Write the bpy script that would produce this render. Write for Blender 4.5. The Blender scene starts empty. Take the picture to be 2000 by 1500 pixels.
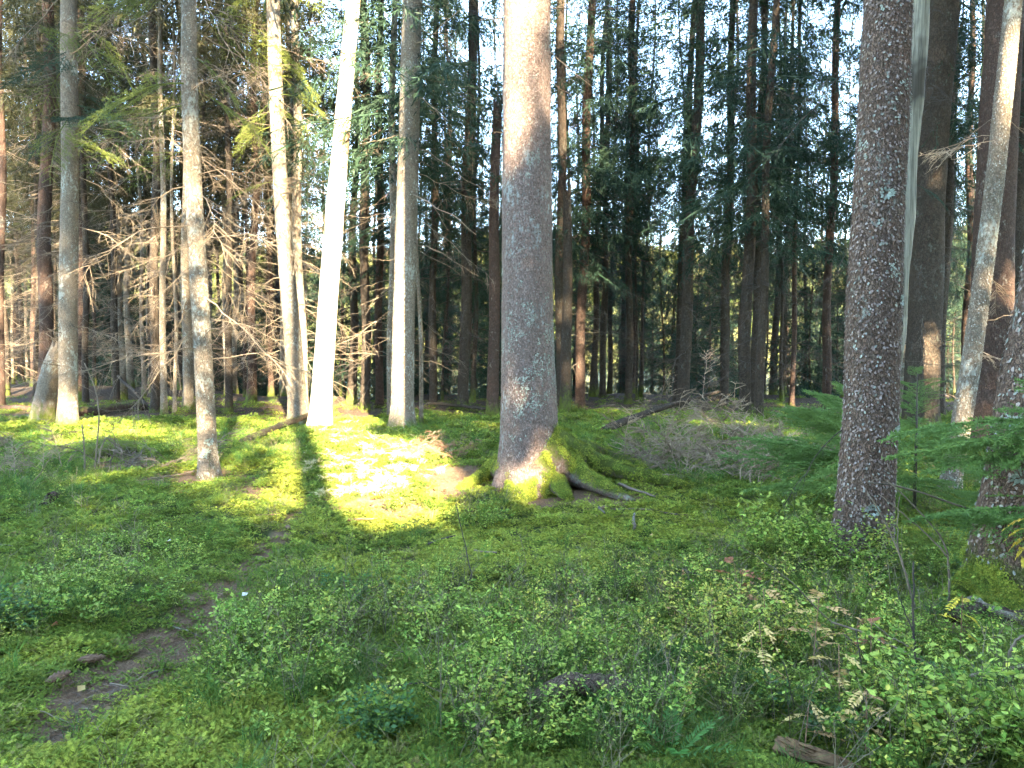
import bpy, math, random
import numpy as np
from mathutils import Vector, Matrix, Euler

random.seed(7)
RNG = np.random.default_rng(7)
sc = bpy.context.scene
COL = sc.collection

# ------------------------------------------------------------------ camera
F = 1511.0                      # focal length in pixels of the 2000 x 1500 frame
PITCH = math.radians(2.5)
CAM = np.array([0.0, 0.0, 1.5])
cam_d = bpy.data.cameras.new('camera')
cam_d.sensor_width = 36.0
cam_d.lens = F / 2000 * 36
cam_d.clip_start = 0.05
cam_d.clip_end = 5000
cam = bpy.data.objects.new('camera', cam_d)
COL.objects.link(cam)
cam.location = CAM
cam.rotation_euler = (math.pi / 2 - PITCH, 0, 0)
sc.camera = cam

# ------------------------------------------------------------------ sky, sun, exposure
SUN_EL = math.radians(25)
SUN_AZ = math.radians(180 - 16.8)          # clockwise from +Y: behind the viewer, a little right
S = np.array([math.sin(SUN_AZ) * math.cos(SUN_EL), math.cos(SUN_AZ) * math.cos(SUN_EL), math.sin(SUN_EL)])
world = bpy.data.worlds.new('World')
sc.world = world
world.use_nodes = True
wn = world.node_tree
wn.nodes.clear()
sky = wn.nodes.new('ShaderNodeTexSky')
sky.sky_type = 'NISHITA'
sky.sun_disc = False
sky.sun_elevation = SUN_EL
sky.sun_rotation = SUN_AZ
sky.air_density = 1.0
sky.dust_density = 0.15
sky.ozone_density = 3.2
bg = wn.nodes.new('ShaderNodeBackground')
bg.inputs[1].default_value = 0.14
wo = wn.nodes.new('ShaderNodeOutputWorld')
wn.links.new(sky.outputs[0], bg.inputs[0])
wn.links.new(bg.outputs[0], wo.inputs[0])
sun_d = bpy.data.lights.new('sun', 'SUN')
sun_d.energy = 4.6
sun_d.angle = math.radians(0.53)
sun_d.color = (1.0, 0.93, 0.80)
sun = bpy.data.objects.new('sun', sun_d)
COL.objects.link(sun)
sun.rotation_euler = Vector((-S[0], -S[1], -S[2])).to_track_quat('-Z', 'Y').to_euler()
sun.location = (8, -25, 30)
sc.view_settings.view_transform = 'Standard'
sc.view_settings.look = 'None'
sc.view_settings.gamma = 1.0
sc.view_settings.exposure = 4.65
sc.view_settings.use_white_balance = True
sc.view_settings.white_balance_temperature = 7700
sc.view_settings.white_balance_tint = 8
sc.cycles.max_bounces = 5
sc.cycles.diffuse_bounces = 3
sc.cycles.glossy_bounces = 2
sc.cycles.transmission_bounces = 3
sc.cycles.sample_clamp_indirect = 6.0
sc.cycles.caustics_reflective = False
sc.cycles.caustics_refractive = False
sc.cycles.use_denoising = True
sc.cycles.debug_use_spatial_splits = True
sc.cycles.use_adaptive_sampling = True
sc.cycles.adaptive_threshold = 0.08

# ------------------------------------------------------------------ noise and terrain
def _hash(ix, iy, iz, seed):
    n = (ix * 374761393 + iy * 668265263 + iz * 2147483647 + seed * 1274126177) & 0xffffffff
    n = ((n ^ (n >> 13)) * 1274126177) & 0xffffffff
    n = n ^ (n >> 16)
    return (n & 0xffff) / 65535.0

def vnoise(x, y, z=0.0, seed=0):
    x, y, z = np.broadcast_arrays(np.asarray(x, float), np.asarray(y, float), np.asarray(z, float))
    xi, yi, zi = np.floor(x).astype(np.int64), np.floor(y).astype(np.int64), np.floor(z).astype(np.int64)
    xf, yf, zf = x - xi, y - yi, z - zi
    u, v, w = xf * xf * (3 - 2 * xf), yf * yf * (3 - 2 * yf), zf * zf * (3 - 2 * zf)
    r = 0
    for dx in (0, 1):
        for dy in (0, 1):
            for dz in (0, 1):
                k = (u if dx else 1 - u) * (v if dy else 1 - v) * (w if dz else 1 - w)
                r = r + k * _hash(xi + dx, yi + dy, zi + dz, seed)
    return r * 2 - 1

def sst(a, b, x):
    t = np.clip((np.asarray(x, float) - a) / (b - a), 0, 1)
    return t * t * (3 - 2 * t)

FWD = np.array([0, math.cos(PITCH), -math.sin(PITCH)])
UP = np.array([0, math.sin(PITCH), math.cos(PITCH)])

def ray(px, py):
    return FWD + np.array([1, 0, 0]) * (px - 1000) / F + UP * (750 - py) / F

def P(px, py, Y):
    d = ray(px, py)
    return CAM + d * (Y / d[1])

def project(x, y, z):
    q = np.stack([np.asarray(x, float), np.asarray(y, float), np.asarray(z, float) - CAM[2]], -1)
    dep = q @ FWD
    dep = np.where(dep < 0.1, 0.1, dep)
    return 1000 + F * q[..., 0] / dep, 750 - F * (q @ UP) / dep

def g0(x, y):
    x = np.asarray(x, float); y = np.asarray(y, float)
    near = np.exp(-((x / 40) ** 2 + ((y - 10) / 40) ** 2))
    z = 0.13 * vnoise(x / 3.1, y / 3.1, 0, 3) + 0.06 * vnoise(x / 1.1, y / 1.1, 0, 4)
    z = z * near + 0.25 * vnoise(x / 9, y / 9, 0, 5) * sst(14, 30, y)
    a = x / np.maximum(y, 1.0)
    z = z - 7.5 * sst(25, 75, y) * sst(-0.42, -0.26, a)
    z = z + 0.16 * np.clip(-4 - y, 0, 40)
    z = z + 0.14 * np.exp(-(((x - 0.3) / 1.6) ** 2 + ((y - 8.6) / 1.4) ** 2))
    return z

def ground_hit(px, py, gfun=None):
    gfun = gfun or g0
    d = ray(px, py)
    t = np.concatenate([np.arange(1.5, 30, 0.03), np.arange(30, 140, 0.2)])
    p = CAM[None] + d[None] * t[:, None]
    f = p[:, 2] - gfun(p[:, 0], p[:, 1])
    k = np.argmax(f < 0)
    if f[k] >= 0:
        k = len(t) - 1
    a = f[k - 1] / (f[k - 1] - f[k] + 1e-9)
    tt = t[k - 1] + a * (t[k] - t[k - 1])
    return CAM + d * tt

PATH = np.array([ground_hit(*p)[:2] for p in ((110, 1430), (170, 1380), (260, 1310), (400, 1210), (470, 1130), (545, 1050), (600, 980))])
PATHW = np.array([0.10, 0.24, 0.30, 0.24, 0.18, 0.14, 0.12])

def path_mask(x, y, wide=1.0):
    x = np.asarray(x, float); y = np.asarray(y, float)
    best = np.zeros_like(x)
    for i in range(len(PATH) - 1):
        a, b = PATH[i], PATH[i + 1]
        ab = b - a
        t = np.clip(((x - a[0]) * ab[0] + (y - a[1]) * ab[1]) / (ab @ ab), 0, 1)
        d = np.hypot(x - a[0] - ab[0] * t, y - a[1] - ab[1] * t)
        w = (PATHW[i] + (PATHW[i + 1] - PATHW[i]) * t) * wide
        d = d + 0.10 * vnoise(x / 0.25, y / 0.25, 0, 11)
        st = 0.9 if i < 3 else 0.74 - 0.10 * (i - 3)
        best = np.maximum(best, st * (1 - sst(0.55, 1.15, d / w)))
    return best

def litter_mask(x, y):
    """bare needle litter: round the big tree, the trodden path, a few scraps"""
    px, py = project(x, y, g0(x, y))
    n = 0.35 * vnoise(np.asarray(x) / 0.35, np.asarray(y) / 0.35, 0, 12)
    m = np.zeros_like(px)
    for cx, cy, rx, ry, s in ((1070, 968, 150, 24, 1.2), (890, 938, 100, 36, 1.1), (760, 990, 110, 22, .75), (800, 1100, 70, 35, .35),
                              (360, 935, 130, 18, .9), (250, 905, 90, 20, .8), (180, 812, 240, 14, 1), (420, 815, 60, 8, .5), (1900, 1215, 160, 30, .8),
                              (1240, 975, 90, 18, .5), (470, 960, 60, 14, .6), (620, 980, 60, 25, .4), (1660, 1330, 60, 40, .3)):
        d = np.hypot((px - cx) / rx, (py - cy) / ry)
        m = np.maximum(m, s * (1 - sst(0.6, 1.1, d + n)))
    yy = np.asarray(y, float); xx = np.asarray(x, float)
    deep = sst(16.3, 18.5, yy + 2.2 * vnoise(xx / 2.2, yy / 1.6, 0, 13) + .9 * vnoise(xx / .6, yy / .5, 0, 14)) * 0.95
    return np.maximum(np.maximum(m, path_mask(x, y)), deep)

def g(x, y):
    x = np.asarray(x, float); y = np.asarray(y, float)
    lm = litter_mask(x, y)
    near = np.exp(-((x / 20) ** 2 + ((y - 8) / 20) ** 2))
    hum = 0.035 * np.abs(vnoise(x / 0.45, y / 0.45, 0, 21)) + 0.018 * vnoise(x / 0.16, y / 0.16, 0, 22)
    return g0(x, y) + (hum * (1 - 0.8 * lm) - 0.035 * lm) * near

# ------------------------------------------------------------------ mesh helpers
class MB:
    def __init__(self):
        self.V = []; self.Q = []; self.T = []; self.n = 0; self.A = []
    def add(self, v, q=None, t=None, a=None):
        v = np.asarray(v, float).reshape(-1, 3)
        if q is not None and len(q): self.Q.append(np.asarray(q, np.int64) + self.n)
        if t is not None and len(t): self.T.append(np.asarray(t, np.int64) + self.n)
        self.V.append(v); self.n += len(v)
        if a is None: a = np.zeros((len(v), 3))
        self.A.append(np.broadcast_to(np.asarray(a, float), (len(v), 3)))
    def tube(self, pts, rad, n=5, a=None, cap=True):
        pts = np.asarray(pts, float); m = len(pts); rad = np.broadcast_to(np.asarray(rad, float), (m,))
        d = np.gradient(pts, axis=0); d /= np.linalg.norm(d, axis=1)[:, None] + 1e-12
        ref = np.array([0, 0, 1.0]) if abs(d[0][2]) < 0.8 else np.array([1.0, 0, 0])
        u = np.cross(d, ref); u /= np.linalg.norm(u, axis=1)[:, None] + 1e-12
        w = np.cross(d, u)
        th = np.arange(n) / n * 2 * math.pi
        v = pts[:, None] + rad[:, None, None] * (np.cos(th)[None, :, None] * u[:, None] + np.sin(th)[None, :, None] * w[:, None])
        i = np.arange(m - 1)[:, None] * n; j = np.arange(n)[None]
        q = np.stack([i + j, i + (j + 1) % n, i + n + (j + 1) % n, i + n + j], -1).reshape(-1, 4)
        v = v.reshape(-1, 3)
        t = []
        if cap:
            v = np.vstack([v, pts[:1], pts[-1:]])
            for k in range(n):
                t.append([m * n, (k + 1) % n, k]); t.append([m * n + 1, (m - 1) * n + k, (m - 1) * n + (k + 1) % n])
        self.add(v, q, t, a)
    def ribbons(self, p, d, L, w, side=None, a=None, fold=0.0, peak=0.42):
        """diamond blades: start p, unit direction d, length L, half width w"""
        p = np.asarray(p, float).reshape(-1, 3); n = len(p)
        if n == 0: return
        d = np.asarray(d, float); d = d / (np.linalg.norm(d, axis=1)[:, None] + 1e-9)
        L = np.broadcast_to(np.asarray(L, float), (n,))[:, None]; w = np.broadcast_to(np.asarray(w, float), (n,))[:, None]
        if side is None: side = RNG.normal(size=(n, 3))
        s = np.cross(d, side); s /= np.linalg.norm(s, axis=1)[:, None] + 1e-9
        nn = np.cross(s, d)
        mid = p + d * L * peak
        v = np.stack([p, mid + s * w + nn * w * fold, p + d * L, mid - s * w + nn * w * fold], 1).reshape(-1, 3)
        k = np.arange(n)[:, None] * 4
        if fold:
            t = np.concatenate([k + np.array([[0, 1, 2]]), k + np.array([[0, 2, 3]])])
            q = None
        else:
            q = k + np.array([[0, 1, 2, 3]]); t = None
        if a is not None:
            a = np.repeat(np.broadcast_to(np.asarray(a, float), (n, 3)), 4, 0)
        self.add(v, q, t, a)
    def mesh(self, name, mat, smooth=True, tint=False, extra=None):
        me = bpy.data.meshes.new(name)
        if self.n == 0: return me
        V = np.concatenate(self.V)
        Q = np.concatenate(self.Q) if self.Q else np.zeros((0, 4), np.int64)
        T = np.concatenate(self.T) if self.T else np.zeros((0, 3), np.int64)
        me.vertices.add(len(V)); me.vertices.foreach_set('co', V.astype(np.float32).ravel())
        loops = np.concatenate([Q.ravel(), T.ravel()]).astype(np.int32)
        me.loops.add(len(loops)); me.loops.foreach_set('vertex_index', loops)
        st = np.concatenate([np.arange(len(Q)) * 4, len(Q) * 4 + np.arange(len(T)) * 3]).astype(np.int32)
        me.polygons.add(len(st)); me.polygons.foreach_set('loop_start', st)
        me.polygons.foreach_set('use_smooth', np.full(len(st), smooth))
        if tint:
            at = me.attributes.new('tint', 'FLOAT_VECTOR', 'POINT')
            at.data.foreach_set('vector', np.concatenate(self.A).astype(np.float32).ravel())
        if extra:
            for k, arr in extra.items():
                at = me.attributes.new(k, 'FLOAT', 'POINT'); at.data.foreach_set('value', np.asarray(arr, np.float32).ravel())
        me.update(calc_edges=True)
        if mat is not None: me.materials.append(mat)
        return me

def obj(name, me, parent=None, loc=(0, 0, 0), rot=(0, 0, 0), scale=1.0):
    o = bpy.data.objects.new(name, me); COL.objects.link(o)
    o.location = loc; o.rotation_euler = rot
    o.scale = (scale,) * 3 if np.isscalar(scale) else scale
    if parent is not None: o.parent = parent
    return o

def tag(o, label=None, cat=None, group=None, kind=None):
    if label: o['label'] = label
    if cat: o['category'] = cat
    if group: o['group'] = group
    if kind: o['kind'] = kind
    return o

def empty(name, loc, label, cat, group=None, rot=(0, 0, 0)):
    o = bpy.data.objects.new(name, None); COL.objects.link(o)
    o.location = loc; o.rotation_euler = rot; o.empty_display_size = 0.2
    return tag(o, label, cat, group)

# ------------------------------------------------------------------ materials
def newmat(name):
    m = bpy.data.materials.new(name); m.use_nodes = True
    nt = m.node_tree; nt.nodes.clear()
    out = nt.nodes.new('ShaderNodeOutputMaterial')
    return m, nt, out

def N(nt, t, **kw):
    n = nt.nodes.new(t)
    for k, v in kw.items():
        if hasattr(n, k): setattr(n, k, v)
    return n

def val(nt, sock, v):
    if hasattr(v, 'is_linked') or isinstance(v, bpy.types.NodeSocket): nt.links.new(v, sock)
    else: sock.default_value = v

def noise_tex(nt, vec, scale, detail=4, rough=0.55):
    n = N(nt, 'ShaderNodeTexNoise'); n.inputs['Scale'].default_value = scale; n.inputs['Detail'].default_value = detail
    n.inputs['Roughness'].default_value = rough
    if vec is not None: nt.links.new(vec, n.inputs['Vector'])
    return n.outputs['Fac']

def ramp(nt, fac, a, b, ca=(0, 0, 0, 1), cb=(1, 1, 1, 1)):
    r = N(nt, 'ShaderNodeValToRGB'); r.color_ramp.elements[0].position = a; r.color_ramp.elements[1].position = b
    r.color_ramp.elements[0].color = ca; r.color_ramp.elements[1].color = cb
    nt.links.new(fac, r.inputs[0]); return r.outputs[0]

def mixc(nt, fac, a, b):
    m = N(nt, 'ShaderNodeMix'); m.data_type = 'RGBA'
    val(nt, m.inputs[0], fac); val(nt, m.inputs[6], a); val(nt, m.inputs[7], b)
    return m.outputs[2]

def mth(nt, op, a, b=0.0):
    m = N(nt, 'ShaderNodeMath'); m.operation = op
    val(nt, m.inputs[0], a); val(nt, m.inputs[1], b); return m.outputs[0]

def c4(c): return (c[0], c[1], c[2], 1.0)

def princ(nt, out, col, rough=0.85, spec=0.25, normal=None):
    b = N(nt, 'ShaderNodeBsdfPrincipled')
    val(nt, b.inputs['Base Color'], col if not isinstance(col, tuple) else c4(col))
    val(nt, b.inputs['Roughness'], rough)
    b.inputs['Specular IOR Level'].default_value = spec
    if normal is not None: nt.links.new(normal, b.inputs['Normal'])
    if out is not None: nt.links.new(b.outputs[0], out.inputs[0])
    return b.outputs[0]

def bump(nt, h, strength, dist):
    b = N(nt, 'ShaderNodeBump'); b.inputs['Strength'].default_value = strength; b.inputs['Distance'].default_value = dist
    nt.links.new(h, b.inputs['Height']); return b.outputs[0]

def bark_mat(name, dark, mid, lichen_amt=0.3, lichen=(0.30, 0.34, 0.29), scale=26, moss=True, red=0.0):
    m, nt, out = newmat(name)
    tc = N(nt, 'ShaderNodeTexCoord'); mp = N(nt, 'ShaderNodeMapping'); mp.inputs['Scale'].default_value = (1, 1, 0.62)
    nt.links.new(tc.outputs['Object'], mp.inputs[0]); v = mp.outputs[0]
    dn = N(nt, 'ShaderNodeTexNoise'); dn.inputs['Scale'].default_value = 22; nt.links.new(v, dn.inputs['Vector'])
    ad = N(nt, 'ShaderNodeVectorMath'); ad.operation = 'MULTIPLY_ADD'
    nt.links.new(dn.outputs['Color'], ad.inputs[0]); ad.inputs[1].default_value = (0.09, 0.09, 0.09); nt.links.new(v, ad.inputs[2])
    vo = N(nt, 'ShaderNodeTexVoronoi'); vo.inputs['Scale'].default_value = scale; nt.links.new(ad.outputs[0], vo.inputs['Vector'])
    ve = N(nt, 'ShaderNodeTexVoronoi'); ve.feature = 'DISTANCE_TO_EDGE'; ve.inputs['Scale'].default_value = scale; nt.links.new(ad.outputs[0], ve.inputs['Vector'])
    fine = noise_tex(nt, v, 70, 5, 0.65)
    edge = ramp(nt, ve.outputs['Distance'], 0.0, 0.16)
    cell = N(nt, 'ShaderNodeSeparateColor'); nt.links.new(vo.outputs['Color'], cell.inputs[0])
    light = tuple(min(1, c * 1.7) for c in mid)
    col = mixc(nt, cell.outputs[0], c4(mid), c4(light))
    col = mixc(nt, mth(nt, 'MULTIPLY', cell.outputs[1], 0.5), col, c4((mid[0] * 1.25, mid[1] * 0.85, mid[2] * 0.75)))
    col = mixc(nt, ramp(nt, fine, 0.35, 0.7), mixc(nt, 0.55, col, c4(dark)), col)
    col = mixc(nt, mth(nt, 'ADD', mth(nt, 'MULTIPLY', edge, 0.6), 0.4), c4(dark), col)
    # grey-green crust lichen in blotches
    big = noise_tex(nt, v, 3.0, 3, 0.6)
    sm = noise_tex(nt, v, 28, 4, 0.6)
    lm = mth(nt, 'ADD', mth(nt, 'MULTIPLY', big, 0.55), mth(nt, 'MULTIPLY', sm, 0.45))
    lo = 0.62 - 0.16 * lichen_amt
    lf = mth(nt, 'MULTIPLY', ramp(nt, lm, lo - 0.02, lo + 0.05), min(1.0, 0.4 + lichen_amt))
    col = mixc(nt, lf, col, c4(lichen))
    h = mth(nt, 'ADD', mth(nt, 'MULTIPLY', edge, 0.7), mth(nt, 'MULTIPLY', fine, 0.5))
    if moss:
        at = N(nt, 'ShaderNodeAttribute'); at.attribute_name = 'moss'
        mn = noise_tex(nt, v, 14, 4, 0.65)
        mm = ramp(nt, mth(nt, 'ADD', at.outputs['Fac'], mth(nt, 'MULTIPLY', mth(nt, 'SUBTRACT', mn, 0.5), 1.5)), 0.35, 0.80)
        mc = mixc(nt, noise_tex(nt, v, 60, 3), c4((0.045, 0.060, 0.014)), c4((0.125, 0.145, 0.028)))
        col = mixc(nt, mm, col, mc)
    nrm = bump(nt, h, 0.9, 0.02)
    princ(nt, out, col, 0.9, 0.08, nrm)
    return m

M = {}
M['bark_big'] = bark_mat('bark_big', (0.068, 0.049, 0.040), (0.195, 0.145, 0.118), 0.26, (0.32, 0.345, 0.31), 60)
M['bark_right'] = bark_mat('bark_right', (0.040, 0.028, 0.020), (0.122, 0.084, 0.060), 0.12, (0.33, 0.37, 0.31), 55)
M['bark_grey'] = bark_mat('bark_grey', (0.070, 0.058, 0.042), (0.200, 0.165, 0.120), 0.45, (0.33, 0.33, 0.27), 55)
M['bark_red'] = bark_mat('bark_red', (0.026, 0.018, 0.014), (0.072, 0.047, 0.034), 0.12, (0.26, 0.25, 0.20), 30)
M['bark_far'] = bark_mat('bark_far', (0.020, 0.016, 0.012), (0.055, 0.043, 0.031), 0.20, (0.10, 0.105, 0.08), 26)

def wood_mat(name, a, b, stretch=0.06, scale=30):
    m, nt, out = newmat(name)
    tc = N(nt, 'ShaderNodeTexCoord'); mp = N(nt, 'ShaderNodeMapping'); mp.inputs['Scale'].default_value = (1, 1, stretch)
    nt.links.new(tc.outputs['Object'], mp.inputs[0])
    f = noise_tex(nt, mp.outputs[0], scale, 6, 0.65)
    f2 = noise_tex(nt, tc.outputs['Object'], 2.2, 3)
    col = mixc(nt, ramp(nt, f, 0.3, 0.72), c4(b), c4(a))
    col = mixc(nt, mth(nt, 'MULTIPLY', ramp(nt, f2, 0.52, 0.66), 0.85), col, c4((b[0] * 0.35, b[1] * 0.24, b[2] * 0.15)))
    princ(nt, out, col, 0.8, 0.2, bump(nt, f, 0.5, 0.006))
    return m
M['wood_pale'] = wood_mat('wood_pale', (0.62, 0.53, 0.38), (0.36, 0.27, 0.16))
M['wood_grey'] = wood_mat('wood_grey', (0.24, 0.215, 0.155), (0.045, 0.038, 0.027), 0.04, 55)
M['wood_rot'] = wood_mat('wood_rot', (0.23, 0.13, 0.055), (0.06, 0.030, 0.014), 0.9, 40)

def twig_mat(name, a, b):
    m, nt, out = newmat(name)
    tc = N(nt, 'ShaderNodeTexCoord'); oi = N(nt, 'ShaderNodeObjectInfo')
    f = noise_tex(nt, tc.outputs['Object'], 12, 3)
    col = mixc(nt, ramp(nt, mth(nt, 'ADD', mth(nt, 'MULTIPLY', f, 0.7), mth(nt, 'MULTIPLY', oi.outputs['Random'], 0.3)), 0.3, 0.7), c4(a), c4(b))
    princ(nt, out, col, 0.85, 0.2)
    return m
M['twig_tan'] = twig_mat('twig_tan', (0.070, 0.050, 0.033), (0.180, 0.135, 0.090))
M['twig_grey'] = twig_mat('twig_grey', (0.120, 0.082, 0.052), (0.300, 0.215, 0.140))
M['twig_dark'] = twig_mat('twig_dark', (0.028, 0.022, 0.017), (0.075, 0.058, 0.042))
M['twig_red'] = twig_mat('twig_red', (0.13, 0.06, 0.035), (0.27, 0.15, 0.085))
M['twig_green'] = twig_mat('twig_green', (0.05, 0.085, 0.018), (0.10, 0.13, 0.035))

def leaf_mat(name, ca, cb, tint=False, trans=0.3, rough=0.55, vary=0.35):
    m, nt, out = newmat(name)
    oi = N(nt, 'ShaderNodeObjectInfo')
    gm = N(nt, 'ShaderNodeNewGeometry')
    f = mth(nt, 'ADD', mth(nt, 'MULTIPLY', oi.outputs['Random'], 0.6), mth(nt, 'MULTIPLY', gm.outputs['Random Per Island'], 0.4))
    if tint:
        at = N(nt, 'ShaderNodeAttribute'); at.attribute_name = 'tint'
        hs = N(nt, 'ShaderNodeHueSaturation'); nt.links.new(at.outputs['Color'], hs.inputs['Color'])
        nt.links.new(mth(nt, 'ADD', 1 - vary / 2, mth(nt, 'MULTIPLY', f, vary)), hs.inputs['Value'])
        nt.links.new(mth(nt, 'ADD', 0.485, mth(nt, 'MULTIPLY', oi.outputs['Random'], 0.03)), hs.inputs['Hue'])
        col = hs.outputs[0]
    else:
        col = mixc(nt, f, c4(ca), c4(cb))
    b = princ(nt, None, col, rough, 0.12)
    tr = N(nt, 'ShaderNodeBsdfTranslucent'); nt.links.new(col, tr.inputs[0])
    mx = N(nt, 'ShaderNodeMixShader'); mx.inputs[0].default_value = trans
    nt.links.new(b, mx.inputs[1]); nt.links.new(tr.outputs[0], mx.inputs[2]); nt.links.new(mx.outputs[0], out.inputs[0])
    return m
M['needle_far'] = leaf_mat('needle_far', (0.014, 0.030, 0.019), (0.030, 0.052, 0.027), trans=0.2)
M['needle_near'] = leaf_mat('needle_near', (0.075, 0.140, 0.035), (0.125, 0.200, 0.050), trans=0.3)
M['needle_brown'] = leaf_mat('needle_brown', (0.030, 0.032, 0.014), (0.060, 0.054, 0.022), trans=0.2)
M['needle_olive'] = leaf_mat('needle_olive', (0.075, 0.095, 0.022), (0.14, 0.15, 0.035), trans=0.3)
M['leaf'] = leaf_mat('leaf', None, None, tint=True, trans=0.35, rough=0.5)
M['moss_leaf'] = leaf_mat('moss_leaf', None, None, tint=True, trans=0.35, rough=0.75, vary=0.6)
M['autumn'] = leaf_mat('autumn', (0.15, 0.155, 0.055), (0.22, 0.19, 0.08), trans=0.25)

def chip_mat():
    m, nt, out = newmat('bark_chip')
    at = N(nt, 'ShaderNodeAttribute'); at.attribute_name = 'tint'
    princ(nt, out, at.outputs['Color'], 0.9, 0.15); return m
M['chip'] = chip_mat()

def ground_mat():
    m, nt, out = newmat('forest_floor')
    tc = N(nt, 'ShaderNodeTexCoord'); v = tc.outputs['Object']
    at = N(nt, 'ShaderNodeAttribute'); at.attribute_name = 'litter'
    n1 = noise_tex(nt, v, 1.3, 4); n2 = noise_tex(nt, v, 14, 5, 0.65); n3 = noise_tex(nt, v, 90, 4, 0.7)
    moss = mixc(nt, ramp(nt, n1, 0.35, 0.65), c4((0.040, 0.056, 0.013)), c4((0.085, 0.105, 0.020)))
    moss = mixc(nt, ramp(nt, n2, 0.35, 0.7), mixc(nt, 0.55, moss, c4((0.028, 0.034, 0.012))), moss)
    soil = mixc(nt, ramp(nt, n3, 0.3, 0.72), c4((0.085, 0.052, 0.030)), c4((0.270, 0.170, 0.098)))
    soil = mixc(nt, mth(nt, 'MULTIPLY', ramp(nt, n2, 0.4, 0.6), 0.5), soil, c4((0.150, 0.088, 0.050)))
    f = ramp(nt, mth(nt, 'ADD', at.outputs['Fac'], mth(nt, 'MULTIPLY', mth(nt, 'SUBTRACT', n2, 0.5), 0.5)), 0.25, 0.55)
    dp = N(nt, 'ShaderNodeAttribute'); dp.attribute_name = 'deep_floor'  # floor colour turns darker further back
    hum = mixc(nt, ramp(nt, n3, 0.3, 0.72), c4((0.030, 0.021, 0.014)), c4((0.095, 0.064, 0.042)))
    soil = mixc(nt, dp.outputs['Fac'], soil, hum)
    col = mixc(nt, f, moss, soil)
    h = mth(nt, 'ADD', n3, mth(nt, 'MULTIPLY', n2, 1.5))
    princ(nt, out, col, 0.95, 0.1, bump(nt, h, 0.8, 0.03)); return m
M['ground'] = ground_mat()

def water_mat():
    m, nt, out = newmat('lake_water')
    tc = N(nt, 'ShaderNodeTexCoord')
    h = noise_tex(nt, tc.outputs['Object'], 0.8, 3)
    princ(nt, out, (0.02, 0.035, 0.045), 0.12, 0.5, bump(nt, h, 0.25, 0.3)); return m
M['water'] = water_mat()

def plain(name, c, rough=0.9):
    m, nt, out = newmat(name)
    tc = N(nt, 'ShaderNodeTexCoord')
    f = noise_tex(nt, tc.outputs['Object'], 20, 5)
    princ(nt, out, mixc(nt, ramp(nt, f, 0.3, 0.7), c4(tuple(x * 0.6 for x in c)), c4(tuple(x * 1.2 for x in c))), rough, 0.15); return m
M['hill'] = plain('hill', (0.10, 0.11, 0.04))
M['cone'] = plain('cone', (0.13, 0.075, 0.045))

# ------------------------------------------------------------------ the setting
def build_ground():
    def axis(lo, hi, c, n, k):
        a = math.asinh((lo - c) / k); b = math.asinh((hi - c) / k)
        return c + k * np.sinh(np.linspace(a, b, n))
    xs = axis(-1500, 1500, 0.0, 420, 2.6)
    ys = axis(-120, 2500, 6.0, 420, 3.0)
    X, Y = np.meshgrid(xs, ys)
    Z = g(X, Y)
    mb = MB()
    nx = len(xs)
    i = np.arange(len(ys) - 1)[:, None] * nx; j = np.arange(nx - 1)[None]
    q = np.stack([i + j, i + j + 1, i + nx + j + 1, i + nx + j], -1).reshape(-1, 4)
    mb.add(np.stack([X, Y, Z], -1).reshape(-1, 3), q)
    o = obj('ground', mb.mesh('ground', M['ground'], True, extra={'litter': litter_mask(X.ravel(), Y.ravel()), 'deep_floor': sst(15.5, 18.0, Y.ravel() + vnoise(X.ravel() / 2, Y.ravel() / 2, 0, 15))}))
    tag(o, 'mossy forest floor with a trodden needle path', kind='structure')
build_ground()

mb = MB()
mb.add([(-500, 62, -5.4), (700, 62, -5.4), (700, 330, -5.4), (-500, 330, -5.4)], [(0, 1, 2, 3)])
tag(obj('lake', mb.mesh('lake', M['water'])), 'blue lake water beyond the trees', kind='structure')

def hill_z(x, y):
    return -7 + 105 * sst(235, 520, y) * (0.75 + 0.25 * vnoise(x / 120, y / 120, 0, 31)) + 6 * vnoise(x / 40, y / 40, 0, 32) * sst(240, 300, y)
xs = np.linspace(-600, 700, 90); ys = np.linspace(225, 900, 60)
X, Y = np.meshgrid(xs, ys); mb = MB()
i = np.arange(59)[:, None] * 90; j = np.arange(89)[None]
mb.add(np.stack([X, Y, hill_z(X, Y)], -1).reshape(-1, 3), np.stack([i + j, i + j + 1, i + 91 + j, i + 90 + j], -1).reshape(-1, 4))
tag(obj('hill', mb.mesh('hill', M['hill'])), 'sunlit hillside on the far shore of the lake', kind='structure')

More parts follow.
